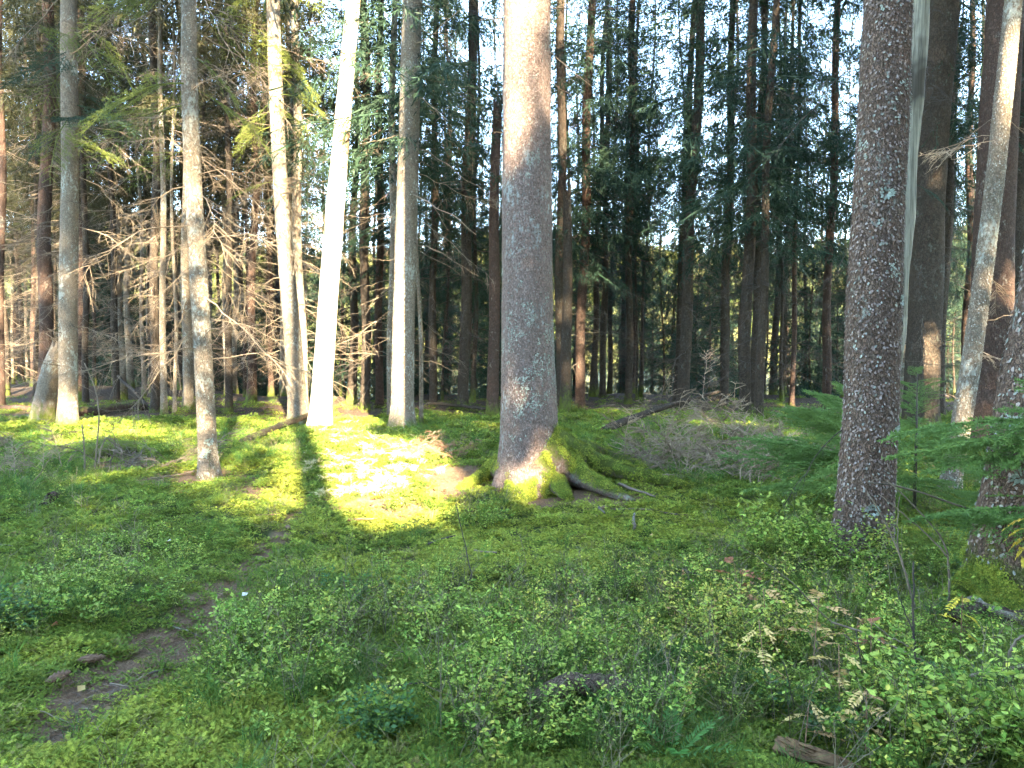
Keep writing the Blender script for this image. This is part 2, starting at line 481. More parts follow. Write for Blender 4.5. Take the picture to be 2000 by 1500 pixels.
# ------------------------------------------------------------------ geometry-node scatter for uncountable ground cover
def scatter(name, pts, rot, scl, idx, meshes, label, cat, parent=None):
    me = bpy.data.meshes.new(name)
    n = len(pts)
    me.vertices.add(n); me.vertices.foreach_set('co', np.asarray(pts, np.float32).ravel())
    a = me.attributes.new('rot', 'FLOAT_VECTOR', 'POINT'); a.data.foreach_set('vector', np.asarray(rot, np.float32).ravel())
    a = me.attributes.new('scl', 'FLOAT', 'POINT'); a.data.foreach_set('value', np.asarray(scl, np.float32).ravel())
    a = me.attributes.new('idx', 'INT', 'POINT'); a.data.foreach_set('value', np.asarray(idx, np.int32).ravel())
    coll = bpy.data.collections.new(name + '_kinds')
    for k, m in enumerate(meshes):
        so = bpy.data.objects.new('%s_kind_%02d' % (name, k), m); coll.objects.link(so)
    ng = bpy.data.node_groups.new(name, 'GeometryNodeTree')
    ng.interface.new_socket('Geometry', in_out='INPUT', socket_type='NodeSocketGeometry')
    ng.interface.new_socket('Geometry', in_out='OUTPUT', socket_type='NodeSocketGeometry')
    gi = ng.nodes.new('NodeGroupInput'); go = ng.nodes.new('NodeGroupOutput')
    ip = ng.nodes.new('GeometryNodeInstanceOnPoints'); ci = ng.nodes.new('GeometryNodeCollectionInfo')
    ci.inputs['Collection'].default_value = coll
    ci.inputs['Separate Children'].default_value = True
    ci.inputs['Reset Children'].default_value = True
    def attr(nm, ty):
        x = ng.nodes.new('GeometryNodeInputNamedAttribute'); x.data_type = ty; x.inputs['Name'].default_value = nm; return x.outputs['Attribute']
    ng.links.new(gi.outputs[0], ip.inputs['Points']); ng.links.new(ci.outputs[0], ip.inputs['Instance'])
    ip.inputs['Pick Instance'].default_value = True
    ng.links.new(attr('idx', 'INT'), ip.inputs['Instance Index'])
    ng.links.new(attr('rot', 'FLOAT_VECTOR'), ip.inputs['Rotation'])
    ng.links.new(attr('scl', 'FLOAT'), ip.inputs['Scale'])
    ng.links.new(ip.outputs[0], go.inputs[0])
    o = obj(name, me, parent)
    md = o.modifiers.new('scatter', 'NODES'); md.node_group = ng
    tag(o, label, cat if parent is None else None, kind='stuff')
    return o

# ------------------------------------------------------------------ crowns, branches, boughs
def unit(v): return v / (np.linalg.norm(v, axis=-1, keepdims=True) + 1e-9)

def crown(H, zb, rmax, nb, per_m, k=5, tl=(0.25, 0.6), sl=(0.10, 0.19), sw=0.018, droop=0.35, keep=None, rng=None, low=0.0, base=(0, 0, 0), axis=None):
    """a spruce crown: whorled drooping limbs hung with needle sprays. keep(points)->bool drops sprays."""
    rng = rng or RNG
    mb = MB()
    z = zb + (H - zb) * rng.random(nb) ** 1.05
    z = np.sort(z)
    az = rng.random(nb) * 2 * math.pi
    rel = (z - zb) / (H - zb)
    L = rmax * np.clip(1 - rel, 0.02, 1) ** 0.7 * rng.uniform(0.65, 1.12, nb) * (0.55 + 0.45 * np.minimum(1, (rel + 0.02) / 0.10)) + 0.25
    e = np.radians(-14 + 45 * rel + rng.normal(0, 7, nb))
    hor = np.stack([np.cos(az), np.sin(az), np.zeros(nb)], 1)
    def axis_pt(t, b):
        q = hor[b] * (L[b] * t)[:, None]
        q[:, 2] += z[b] + L[b] * (np.tan(e[b]) * t - droop * t ** 2 + droop * 0.55 * t ** 3)
        return q
    for s in range(4):      # limbs as slim blades
        b = np.arange(nb); p0 = axis_pt(np.full(nb, s / 4), b); p1 = axis_pt(np.full(nb, (s + 1) / 4), b)
        okk = np.ones(nb, bool) if keep is None else keep(p0 + np.asarray(base))
        d = p1 - p0
        mb.ribbons(p0[okk], d[okk], np.linalg.norm(d, axis=1)[okk] * 1.1, 0.016, a=(0.05, 0.04, 0.03))
    cnt = np.maximum(3, (L * per_m).astype(int))
    b = np.repeat(np.arange(nb), cnt); n = len(b)
    t = rng.uniform(0.12 + low, 1.0, n)
    p = axis_pt(t, b)
    lat = np.cross(hor[b], np.array([0, 0, 1.0])) * rng.choice([-1, 1], n)[:, None]
    d = unit(hor[b] * rng.uniform(0.1, 0.7, n)[:, None] + lat * rng.uniform(0.1, 0.9, n)[:, None] + np.array([0, 0, -1.0]) * rng.uniform(0.15, 1.1, n)[:, None])
    tlen = rng.uniform(tl[0], tl[1], n) * (0.5 + 0.7 * np.sin(np.clip(t, 0, 1) * 2.6))
    if keep is not None:
        m = keep(p + d * tlen[:, None] * 0.5 + np.asarray(base))
        p, d, tlen, b = p[m], d[m], tlen[m], b[m]; n = len(p)
    mb.ribbons(p, d, tlen, sw * 0.8)
    for q in range(k):
        u = rng.uniform(0.05, 0.95, n)
        pp = p + d * (tlen * u)[:, None]
        dd = unit(d * 0.7 + rng.normal(0, 0.55, (n, 3)) + np.array([0, 0, -0.15]))
        mb.ribbons(pp, dd, rng.uniform(sl[0], sl[1], n), sw)
    return mb

FARC = []
for k in range(5):
    H = (24, 22, 26, 20, 23)[k]
    mbc = crown(H, (5.0, 4.0, 6.2, 3.5, 5.0)[k], (2.7, 2.4, 2.9, 2.3, 2.6)[k], (152, 147, 165, 132, 152)[k], 10.0, k=9, tl=(0.25, 0.7), sl=(0.07, 0.15), sw=0.0095, rng=np.random.default_rng(50 + k))
    FARC.append((H, mbc.mesh('crown_far_%d' % k, M['needle_far'], False)))
LEFTC = []
for k in range(4):
    H = (24, 22, 26, 20)[k]
    LEFTC.append((H, crown(H, (8.0, 7.0, 9.5, 6.5)[k], (2.6, 2.3, 2.8, 2.2)[k], (140, 130, 150, 120)[k], 10.0, k=9, tl=(0.25, 0.7), sl=(0.07, 0.15), sw=0.0095, rng=np.random.default_rng(60 + k)).mesh('crown_left_%d' % k, M['needle_brown'], False)))
YOUNGC = []
for k in range(3):
    H = (5.0, 7.0, 4.0)[k]
    YOUNGC.append((H, crown(H, 0.3, (1.25, 1.5, 1.1)[k], (85, 110, 75)[k], 16, k=8, tl=(0.15, 0.38), sl=(0.06, 0.13), sw=0.010, droop=0.2, rng=np.random.default_rng(70 + k)).mesh('crown_young_%d' % k, M['needle_far'], False)))

def branch_mesh(mb, L, rng, droop=0.25, twigs=1.0, r=0.0055, up=0.0, fine=True, n3=3, tw=1.0):
    """a bare dead limb along +X with side twigs"""
    n = 10
    t = np.linspace(0, 1, n)
    jit = np.cumsum(rng.normal(0, 0.018, (n, 3)), 0) * L
    jit -= jit[0]
    pts = np.stack([L * t, 0.0 * t, L * (up * t - droop * t ** 2 + droop * 0.35 * t ** 3)], 1) + jit * [0.3, 1, 1]
    mb.tube(pts, r * (1 - 0.86 * t) + 0.0012, 4, cap=False)
    m = int(L * 9 * twigs)
    for i in range(m):
        u = rng.uniform(0.18, 0.98)
        p = np.array([np.interp(u, t, pts[:, c]) for c in range(3)])
        s = rng.choice([-1, 1])
        ax = unit(pts[min(n - 1, int(u * n) + 1)] - pts[max(0, int(u * n) - 1)] + 1e-6)
        d = unit(ax * rng.uniform(0.4, 0.9) + np.array([0, s * rng.uniform(0.5, 1.0), rng.uniform(-0.55, 0.15)]))
        l = L * rng.uniform(0.14, 0.36) * (1.15 - 0.6 * u)
        tt = np.linspace(0, 1, 5)
        tp = p + d * (l * tt)[:, None] + np.array([0, 0, -1]) * (l * rng.uniform(-0.1, 0.4) * tt ** 2)[:, None] + np.cumsum(rng.normal(0, 0.02, (5, 3)), 0) * l
        tp[0] = p
        mb.tube(tp, ((r * 0.38) * (1 - 0.75 * tt) + 0.0009) * tw, 3, cap=False)
        if fine:
            for j in range(n3):
                w = rng.uniform(0.25, 0.95)
                q = np.array([np.interp(w, tt, tp[:, c]) for c in range(3)])
                d2 = unit(d + rng.normal(0, 0.6, 3)); l2 = l * rng.uniform(0.2, 0.45)
                mb.tube(np.stack([q, q + d2 * l2 * 0.55 + rng.normal(0, 0.01, 3), q + d2 * l2]), np.array([0.0018, 0.0013, 0.0007]) * tw, 3, cap=False)

def dead_variants(mat, n, seed, **kw):
    out = []
    for i in range(n):
        rng = np.random.default_rng(seed + i); mb = MB()
        branch_mesh(mb, 1.5, rng, droop=rng.uniform(0.1, 0.45), up=rng.uniform(-0.25, 0.25), **kw)
        out.append(mb.mesh('dead_limb', mat, True))
    return out
DEAD_TAN = dead_variants(M['twig_tan'], 8, 100, twigs=1.5, n3=4)
DEAD_DARK = dead_variants(M['twig_dark'], 5, 120, twigs=0.8)
DEAD_BARE = dead_variants(M['twig_tan'], 5, 140, twigs=0.35, n3=1, r=0.009)
DEAD_GREY = dead_variants(M['twig_grey'], 8, 160, twigs=1.5, n3=3, tw=2.4)
BRUSH = dead_variants(M['twig_grey'], 8, 165, twigs=1.3, n3=3, tw=2.0, r=0.011)
BRUSH_TAN = dead_variants(M['twig_tan'], 5, 175, twigs=0.9, n3=2, tw=1.8, r=0.014)
DEAD_RED = dead_variants(M['twig_red'], 4, 180, twigs=1.6, n3=4, tw=2.2, r=0.012)

FARD = []
for k in range(4):      # a stem's worth of dead lower limbs, for trees too far to pick single limbs apart
    rng = np.random.default_rng(200 + k); mb = MB()
    for i in range(62):
        z = rng.uniform(1.0, 9.5); az = rng.uniform(0, 6.283); L = rng.uniform(0.5, 1.9)
        sub = MB(); branch_mesh(sub, L, rng, droop=rng.uniform(0.1, 0.5), up=rng.uniform(-0.35, 0.15), twigs=0.7, fine=(i % 2 == 0), n3=2, r=0.0075, tw=1.0)
        R = np.array([[math.cos(az), -math.sin(az), 0], [math.sin(az), math.cos(az), 0], [0, 0, 1]])
        for v in sub.V: v[:] = v @ R.T + [0, 0, z]
        off = mb.n
        for q in sub.Q: mb.Q.append(q + off)
        mb.V += sub.V; mb.A += sub.A; mb.n += sub.n
    FARD.append(mb)
FARD_T = [m.mesh('dead_limbs_tan', M['twig_tan']) for m in FARD]
FARD_D = [m.mesh('dead_limbs_dark', M['twig_dark']) for m in FARD]

def bough_mesh(L, rng, mat, per=0.0055, nl=0.021, nw=0.0030, droop=0.12, ntw=13, spread=0.42):
    """a live spruce bough along +X: flat fan of needled shoots"""
    mb = MB(); t = np.linspace(0, 1, 9)
    pts = np.stack([L * t, np.cumsum(rng.normal(0, 0.008, 9)) * L, -L * droop * t ** 2 + np.cumsum(rng.normal(0, 0.006, 9)) * L], 1)
    mb.tube(pts, 0.0065 * (1 - 0.8 * t) + 0.001, 4, cap=False)
    shoots = [(pts, t)]
    for i in range(ntw):
        for s in (-1, 1):
            u = 0.15 + 0.82 * (i + rng.uniform(0, 0.6)) / ntw
            p = np.array([np.interp(u, t, pts[:, c]) for c in range(3)])
            l = L * spread * (1.08 - u) * rng.uniform(0.7, 1.15) + 0.04
            d = unit(np.array([0.75, s * 0.85, rng.uniform(-0.28, 0.1)]))
            tt = np.linspace(0, 1, 5)
            sp = p + d * (l * tt)[:, None] + np.array([0.12, 0, -0.16]) * (l * tt ** 2)[:, None]
            mb.tube(sp, 0.0022 * (1 - 0.7 * tt) + 0.0006, 3, cap=False)
            shoots.append((sp, tt))
            if l > 0.13:
                for j in range(int(l / 0.06)):
                    w = rng.uniform(0.2, 0.9); q = np.array([np.interp(w, tt, sp[:, c]) for c in range(3)])
                    d2 = unit(d + np.array([rng.uniform(-.2, .5), rng.choice([-1, 1]) * 0.6, rng.uniform(-0.3, 0.0)])); l2 = l * rng.uniform(0.2, 0.4)
                    s2 = q + d2 * (l2 * tt)[:, None]
                    shoots.append((s2, tt))
    for sp, tt in shoots:
        ln = np.linalg.norm(np.diff(sp, axis=0), axis=1).sum(); n = int(ln / per)
        if n < 2: continue
        u = rng.uniform(0.03, 1, n); p = np.stack([np.interp(u, tt, sp[:, c]) for c in range(3)], 1)
        ax = unit(sp[-1] - sp[0])
        d = unit(ax * 0.75 + rng.normal(0, 0.62, (n, 3)) + np.array([0, 0, 0.12]))
        mb.ribbons(p, d, nl * rng.uniform(0.7, 1.1, n), nw)
    return mb.mesh('bough', mat, False)
BOUGH = [bough_mesh(0.75, np.random.default_rng(300 + i), M['needle_near']) for i in range(4)]
BOUGH_OL = [bough_mesh(1.1, np.random.default_rng(320 + i), M['needle_olive'], per=0.006, nl=0.022, nw=0.0023, droop=0.35, ntw=12) for i in range(3)]
BOUGH_DK = [bough_mesh(1.0, np.random.default_rng(340 + i), M['needle_far'], per=0.006, nl=0.024, nw=0.0032, droop=0.3, ntw=12) for i in range(3)]

# ------------------------------------------------------------------ sun shafts: gaps cut in the unseen canopy so sun reaches chosen spots
SHAFT = []       # (point, radius)
def lit(p, r, soft=0.0): SHAFT.append((np.asarray(p, float), r, soft))

def build_shafts():
    rng = np.random.default_rng(11)
    DQ = ground_hit(625, 838)[1]
    for y in range(-60, 840, 45):                       # the pale dead trunk, base to top
        lit(P(690 - 65 * (y / 825.0), y, DQ), 0.62)
    for px, py, r in ((640, 850, .6), (680, 870, .7), (730, 880, .7), (700, 905, .6), (760, 905, .6), (790, 935, .45), (720, 940, .6), (670, 925, .45), (680, 960, .35),
                      (740, 970, .40), (700, 990, .2), (820, 920, .4), (850, 940, .3), (660, 830, .6), (770, 1005, .14), (880, 955, .2),
                      (1020, 1080, .07), (1880, 1045, .08),
                      (540, 900, .35), (520, 860, .5), (560, 845, .5), (470, 830, .6), (500, 980, .25), (545, 960, .3), (540, 1000, .12), (420, 900, .4), (470, 920, .3),
                      (400, 870, .4), (330, 860, .3), (150, 850, .45), (60, 840, .4), (240, 850, .3), (130, 880, .25), (190, 935, .2), (340, 915, .22), (440, 940, .25), 
                      (1330, 830, .15), (1430, 835, .2), (1550, 815, .25), (590, 800, .6), (900, 835, .15), (1015, 1085, .09), (770, 1112, .07), (860, 1010, .07), (1130, 1040, .05), (745, 1000, .15), (700, 1010, .12)):
        lit(ground_hit(px, py), r, 0.0 if (px > 600 or py > 1000) else 0.22)
    DU = ground_hit(785, 838)[1]; DP = ground_hit(580, 832)[1]
    for y in range(330, 840, 40):
        lit(P(766 + (y - 800) * -0.015, y, DU), 0.10 + 0.12 * sst(300, 700, y))
        lit(P(536 + 0.035 * (y - 400), y, DP), 0.07, 0.05)
        lit(P(590, y, 21), 0.35)
    for y in range(60, 330, 45): lit(P(530, y, DP), 0.07, 0.15)
    for y in range(560, 830, 30): lit(P(598, y, DP), 0.1)
    DA = ground_hit(1030, 950)[1]
    for px, py, r in ((992, 130, .03), (992, 185, .04), (1035, 500, .06), (1030, 535, .07), (1062, 905, .12), (1090, 880, .1), (1075, 850, .09), (1030, 960, .10)):
        lit(P(px, py, DA - 0.3), r, 0.0 if py < 300 else 0.12)
    DE = ground_hit(1850, 955)[1]
    for px, py, r in ((1880, 880, .10), (1862, 930, .10), (1975, 60, .12), (1960, 200, .12), (1955, 130, .1), (1915, 620, .10), (1900, 690, .10), (1925, 480, .07)):
        lit(P(px, py, DE - 0.1), r)
    lit(P(1935, 640, 13), 0.18); lit(P(1935, 680, 13), 0.12); lit(P(1545, 780, 20), 0.25); lit(P(1545, 720, 20), 0.15)
    lit(P(1330, 775, 13), .10); lit(P(1140, 600, 19), .2); lit(P(1140, 700, 19), .2)
    # dappled light all over the left-hand trees and their dead limbs
    for i in range(24):
        px = rng.uniform(-40, 620); py = rng.uniform(-80, 800); D = rng.choice([9.2, 11, 13, 15.5, 18, 22, 27])
        lit(P(px, py, D), rng.uniform(0.14, 0.36), 0.05 if i % 2 else 0.0)
    DH = ground_hit(408, 930)[1]
    for py in (150, 215, 430, 560, 600, 700, 740, 880):
        lit(P(366 + py * 0.04, py, DH), 0.07, 0.25)
    DI = ground_hit(132, 830)[1]
    for py in (110, 320, 480, 560, 620, 700, 750, 800): lit(P(128, py, DI), 0.10, 0.2)
    for px in (85, 303, 320, 340, 365, 447):
        for py in (420, 640, 720, 790): lit(P(px, py + rng.uniform(-40, 30), 20), 0.15, 0.08)
    for px in (715, 740, 768, 845, 905, 962):
        for py in (560, 700): lit(P(px, py + rng.uniform(-60, 60), 20), 0.10)
build_shafts()


def open_to_sun(p, pad=0.16):
    """False for points inside a gap cut toward a chosen sunlit spot; thin gaps keep some sprays"""
    ok = np.ones(len(p), bool)
    rnd = np.random.default_rng(len(p)).random(len(p))
    for c, r, soft in SHAFT:
        v = p - c; t = v @ S
        d2 = (v * v).sum(1) - t * t
        q = min(pad, 0.06 + 0.6 * r)
        ok &= ~((t > 0.8) & (d2 < (r + q) ** 2) & (rnd >= soft))
    return ok

# ------------------------------------------------------------------ trees
def resample(pts, rad, ring, zfine):
    pts = np.asarray(pts); seg = np.linalg.norm(np.diff(pts, axis=0), axis=1); s = np.concatenate([[0], np.cumsum(seg)])
    ss = np.concatenate([np.arange(0, min(zfine, s[-1]), ring), np.arange(min(zfine, s[-1]), s[-1], 0.6), [s[-1]]])
    ss = np.unique(np.round(ss, 4))
    return np.stack([np.interp(ss, s, pts[:, c]) for c in range(3)], 1), np.interp(ss, s, rad), ss

def trunk_mesh(pts, rad, mat, n=14, ring=0.3, zfine=9.0, flare=0.35, fh=0.22, lobes=4, rough=0.03, mossh=0.35, mossdir=None, seed=0, wob=0.02, cut=False, jag=0.0):
    rng = np.random.default_rng(seed)
    p, r, s = resample(pts, rad, ring, zfine)
    p = p - np.asarray(pts[0])
    p[:, 0] += wob * np.sin(s * 1.1 + seed) * np.minimum(1, s / 2); p[:, 1] += wob * np.cos(s * 0.8 + seed * 2) * np.minimum(1, s / 2)
    th = np.arange(n) / n * 2 * math.pi
    ph = rng.uniform(0, 6.28)
    lob = 0.55 + 0.45 * np.cos(lobes * th + ph) + 0.25 * np.cos((lobes + 1) * th + ph * 2)
    R = r[:, None] * (1 + flare * np.exp(-s / fh)[:, None] * (0.35 + lob[None]))
    R = R * (1 + rough * vnoise(np.cos(th)[None] * 2.5 + 0 * s[:, None], np.sin(th)[None] * 2.5 + 0 * s[:, None], s[:, None] * 1.6, seed)
             + rough * 0.6 * vnoise(np.cos(th)[None] * 9, np.sin(th)[None] * 9, s[:, None] * 6, seed + 1))
    ct, sn = np.cos(th)[None, :], np.sin(th)[None, :]
    V = np.stack([p[:, 0:1] + R * ct, p[:, 1:2] + R * sn, np.broadcast_to(p[:, 2:3], R.shape)], -1)
    if jag: V[-1, :, 2] += jag * rng.uniform(-1, 1, n); V[-2, :, 2] += jag * 0.3 * rng.uniform(-1, 1, n)
    m = len(p); V = V.reshape(-1, 3)
    i = np.arange(m - 1)[:, None] * n; j = np.arange(n)[None]
    q = np.stack([i + j, i + (j + 1) % n, i + n + (j + 1) % n, i + n + j], -1).reshape(-1, 4)
    mb = MB(); mb.add(np.vstack([V, p[-1:] - [0, 0, jag]]), q, [[m * n, (m - 1) * n + k, (m - 1) * n + (k + 1) % n] for k in range(n)])
    md = 1.0 if mossdir is None else (0.35 + 0.65 * np.clip(np.cos(th - mossdir), 0, 1))[None]
    moss = np.clip(1.1 - s[:, None] / max(mossh, 0.01), 0, 1) * md * np.ones((1, n))
    moss = np.concatenate([moss.ravel(), [0]])
    return mb.mesh('trunk', mat, True, extra={'moss': moss}), V.reshape(m, n, 3), R

def axis_from_px(spec, D=None, H=22.0):
    """spec: (x, y, width) in photo pixels, bottom to top -> world axis points and radii, the tree standing at one depth"""
    if D is None:
        b = ground_hit(spec[0][0], spec[0][1], g); Y = b[1]
        b = b.copy()
    else:
        Y = D
        q = P(spec[0][0], spec[0][1], Y); q2 = P(spec[1][0], spec[1][1], Y)
        d = (q2 - q) / (q2 - q)[2]
        z = g(q[0], q[1]); b = q + d * (float(z) - q[2]); 
    pts = [b - np.array([0, 0, 0.12])]; dep = (b - CAM) @ FWD; rad = [spec[0][2] * dep / F / 2]
    for x, y, w in spec[1:] if D is None else spec:
        q = P(x, y, Y)
        if q[2] < pts[-1][2] + 0.3: continue
        pts.append(q); rad.append(w * ((q - CAM) @ FWD) / F / 2)
    d = unit(pts[-1] - pts[-2] if len(pts) < 3 else pts[-1] - pts[-3])
    if H > pts[-1][2] + 1:
        top = pts[-1]; d = d / d[2]
        d = d * 0.6 + np.array([0, 0, 0.4])
        hz = H - top[2]
        pts.append(top + d * hz * 0.5); rad.append(rad[-1] * 0.62)
        pts.append(top + d * hz); rad.append(0.015)
    return np.array(pts), np.array(rad)

TREES = {}
def tree(key, label, spec, D=None, H=22.0, mat='bark_far', n=14, ring=0.3, flare=0.35, fh=0.2, rough=0.03, mossh=0.3, mossdir=None, zfine=9.0,
         crown_kind='far', zb=None, rmax=2.4, dead=None, name='spruce_tree', cat='tree', group=None, seed=None, lobes=4, broken=False, jag=0.0, wob=0.02, crown_set=None):
    seed = seed if seed is not None else (sum(ord(c) for c in key) * 7) % 1000
    rng = np.random.default_rng(seed)
    pts, rad = axis_from_px(spec, D, H)
    base = pts[0].copy()
    root = empty(name, base, label, cat, group)
    me, V, R = trunk_mesh(pts, rad, M[mat], n, ring, zfine, flare, fh, lobes, rough, mossh, mossdir, seed, wob, jag=jag)
    tr = obj('trunk', me, root)
    TREES[key] = dict(root=root, pts=pts, rad=rad, V=V, R=R, trunk=tr, base=base)
    if crown_kind == 'far':
        crown_set = crown_set or FARC
        hh, cm = crown_set[seed % len(crown_set)]
        d = unit(pts[-1] - pts[0])
        rot = Vector((0, 0, 1)).rotation_difference(Vector(d)).to_euler()
        s = (H + 0.12) / hh
        obj('crown', cm, root, rot=rot, scale=(s * rng.uniform(.85, 1.1), s * rng.uniform(.85, 1.1), s))
    elif crown_kind == 'near':
        zz = zb or 0.42 * H
        off = np.array([np.interp(zz + (H - zz) * .4, pts[:, 2], pts[:, c]) for c in range(2)] + [0.0])
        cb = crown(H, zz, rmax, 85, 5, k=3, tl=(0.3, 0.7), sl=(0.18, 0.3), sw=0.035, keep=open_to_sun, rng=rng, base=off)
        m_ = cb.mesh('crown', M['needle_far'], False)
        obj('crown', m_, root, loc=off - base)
    if dead == 'tan' or dead == 'dark':
        obj('dead_limbs', (FARD_T if dead == 'tan' else FARD_D)[seed % 4], root, rot=(0, 0, rng.uniform(0, 6.28)), scale=rng.uniform(0.85, 1.15))['kind'] = 'stuff'
    return root

def limb(key, z, az, L, meshes, tilt=0.0, roll=None, k=0, name='dead_branch', base_len=1.5):
    """hang a limb on a tree: height z above its base, azimuth az in degrees (0 = towards the right of the view, 90 = away)"""
    t = TREES[key]; pts = t['pts']
    c = np.array([np.interp(t['base'][2] + z, pts[:, 2], pts[:, i]) for i in range(3)]) - t['base']
    r = float(np.interp(t['base'][2] + z, pts[:, 2], t['rad'])) * 0.8
    a = math.radians(az)
    c = c + np.array([math.cos(a), math.sin(a), 0]) * r
    rx = random.uniform(-0.6, 0.6) if roll is None else roll
    e = (Matrix.Rotation(a, 3, 'Z') @ Matrix.Rotation(-tilt, 3, 'Y') @ Matrix.Rotation(rx, 3, 'X')).to_euler()
    return obj(name, meshes[k % len(meshes)], t['root'], loc=c, rot=e, scale=L / base_len)

# --- the large trunks
tree('A', 'massive lichen-speckled spruce trunk with mossy roots at the centre', [(1032, 952, 118), (1034, 860, 112), (1031, 700, 104), (1029, 500, 98), (1029, 250, 94), (1029, 0, 92)], H=31,
     mat='bark_big', n=96, ring=0.03, flare=0.30, fh=0.22, rough=0.022, mossh=0.0, crown_kind='near', zb=17, rmax=2.4, zfine=5.6, lobes=5, wob=0.0)
tree('B', 'tall dark brown spruce trunk with pale bark flakes and lichen on the right', [(1684, 1085, 112), (1688, 1000, 104), (1700, 800, 100), (1708, 560, 98), (1722, 280, 92), (1735, 0, 88)], H=28,
     mat='bark_right', n=80, ring=0.03, flare=0.34, fh=0.24, rough=0.035, mossh=0.12, crown_kind='near', zb=15, rmax=2.0, zfine=5, wob=0.0)
tree('F', 'stout lichen-crusted trunk with spreading mossy foot at the right edge', [(1978, 1178, 150), (1983, 1033, 132), (2000, 900, 124), (2019, 745, 116), (2053, 587, 114), (2100, 300, 105), (2150, 0, 95)], H=27,
     mat='bark_right', n=64, ring=0.04, flare=0.55, fh=0.30, rough=0.05, mossh=0.75, mossdir=math.radians(200), crown_kind='near', zb=15, rmax=2.0, zfine=5, wob=0.0)
tree('E', 'slanting pale grey trunk leaning right behind the dark one', [(1850, 958, 40), (1868, 880, 36), (1895, 720, 35), (1920, 540, 34), (1946, 330, 33), (1980, 0, 31)], H=20,
     mat='bark_grey', n=40, ring=0.05, flare=0.5, fh=0.12, rough=0.03, mossh=0.08, crown_kind='near', zb=12, rmax=1.5, zfine=6, wob=0.0)
tree('H', 'slender grey trunk rising from moss, hung with bare twigs', [(410, 934, 44), (406, 880, 36), (397, 700, 34), (387, 520, 33), (374, 300, 31), (369, 120, 29), (369, 0, 28)], H=19,
     mat='bark_grey', n=36, ring=0.05, flare=0.45, fh=0.14, rough=0.04, mossh=0.22, crown_kind='near', zb=11, rmax=1.4, zfine=7, wob=0.0)
tree('I', 'straight pale trunk with mossy foot beside the forked leaning stem', [(131, 832, 40), (133, 780, 34), (134, 600, 33), (135, 300, 31), (137, 0, 29)], H=22, mat='bark_grey', n=28, ring=0.08, flare=0.3, fh=0.2, mossh=0.5, crown_kind='near', zb=9, rmax=2.0, dead='tan', zfine=9)
tree('P', 'half-shaded leaning trunk just left of the glaring white stem', [(585, 832, 44), (580, 770, 35), (570, 640, 33), (556, 480, 30), (545, 320, 28), (538, 160, 27), (533, 0, 25)], H=22, mat='bark_grey', n=32, ring=0.08, flare=0.4, fh=0.25, mossh=0.5, crown_kind='near', zb=9, rmax=2.0, zfine=9, wob=0.0)
tree('U', 'upright trunk lit on one side only, moss at its foot', [(786, 838, 54), (786, 790, 44), (788, 640, 43), (793, 460, 42), (799, 260, 40), (805, 0, 37)], H=25, mat='bark_grey', n=36, ring=0.08, flare=0.35, fh=0.25, mossh=0.45, crown_kind='near', zb=10, rmax=2.2, zfine=9, wob=0.0)
tree('D', 'thick dark trunk standing behind the slanting grey one', [(1798, 838, 66), (1802, 700, 62), (1815, 400, 58), (1842, 0, 53)], H=26, mat='bark_far', n=28, ring=0.1, mossh=0.5, crown_kind='near', zb=9, rmax=2.4, dead='dark', zfine=9)
tree('G', 'broad reddish trunk half hidden by the slanting grey one', [(1924, 800, 80), (1932, 700, 74), (1945, 400, 70), (1962, 0, 64)], D=12.5, H=27, mat='bark_red', n=32, ring=0.1, mossh=0.2, crown_kind='near', zb=10, rmax=2.4, zfine=9)
# --- dead barkless stems
tree('Q', 'bare barkless dead trunk glowing white in full sun', [(624, 838, 46), (628, 780, 40), (640, 600, 38), (655, 400, 35), (672, 200, 30), (690, 0, 27)], H=13, mat='wood_pale', n=32, ring=0.1, flare=0.3, fh=0.3, rough=0.03, mossh=0, crown_kind=None, zfine=9, name='dead_spruce', wob=0.0, jag=0.3)
tree('C', 'thin grey barkless snag tucked behind the dark brown trunk', [(1730, 940, 19), (1735, 850, 25), (1745, 740, 22), (1754, 650, 29), (1761, 540, 26), (1770, 430, 33), (1778, 300, 28), (1785, 200, 35), (1797, 60, 31), (1800, 0, 34)], D=6.9, H=7.5, mat='wood_grey', n=20, ring=0.08, flare=0.1, rough=0.10, mossh=0, crown_kind=None, name='dead_snag', jag=0.25, wob=0.0)
tree('I2', 'crooked mossy stem leaning against the straight pale trunk', [(78, 828, 44), (90, 760, 34), (100, 715, 33), (118, 670, 30)], H=2.2, mat='bark_grey', n=24, ring=0.06, flare=0.35, fh=0.2, rough=0.08, mossh=0.7, crown_kind=None, name='leaning_stub', jag=0.1)
tree('W', 'weathered greenish stub trunk with snapped top left of the central spruce', [(962, 812, 24), (963, 700, 22), (966, 450, 20), (971, 200, 17)], H=6, mat='bark_red', n=18, ring=0.12, mossh=0.6, crown_kind=None, name='snapped_spruce', jag=0.2)
tree('X2', 'mossy snapped stem just right of the central spruce', [(1104, 806, 22), (1106, 640, 20), (1108, 480, 18), (1109, 370, 16)], H=5, mat='bark_far', n=16, ring=0.15, mossh=0.9, crown_kind=None, name='snapped_spruce', jag=0.2)

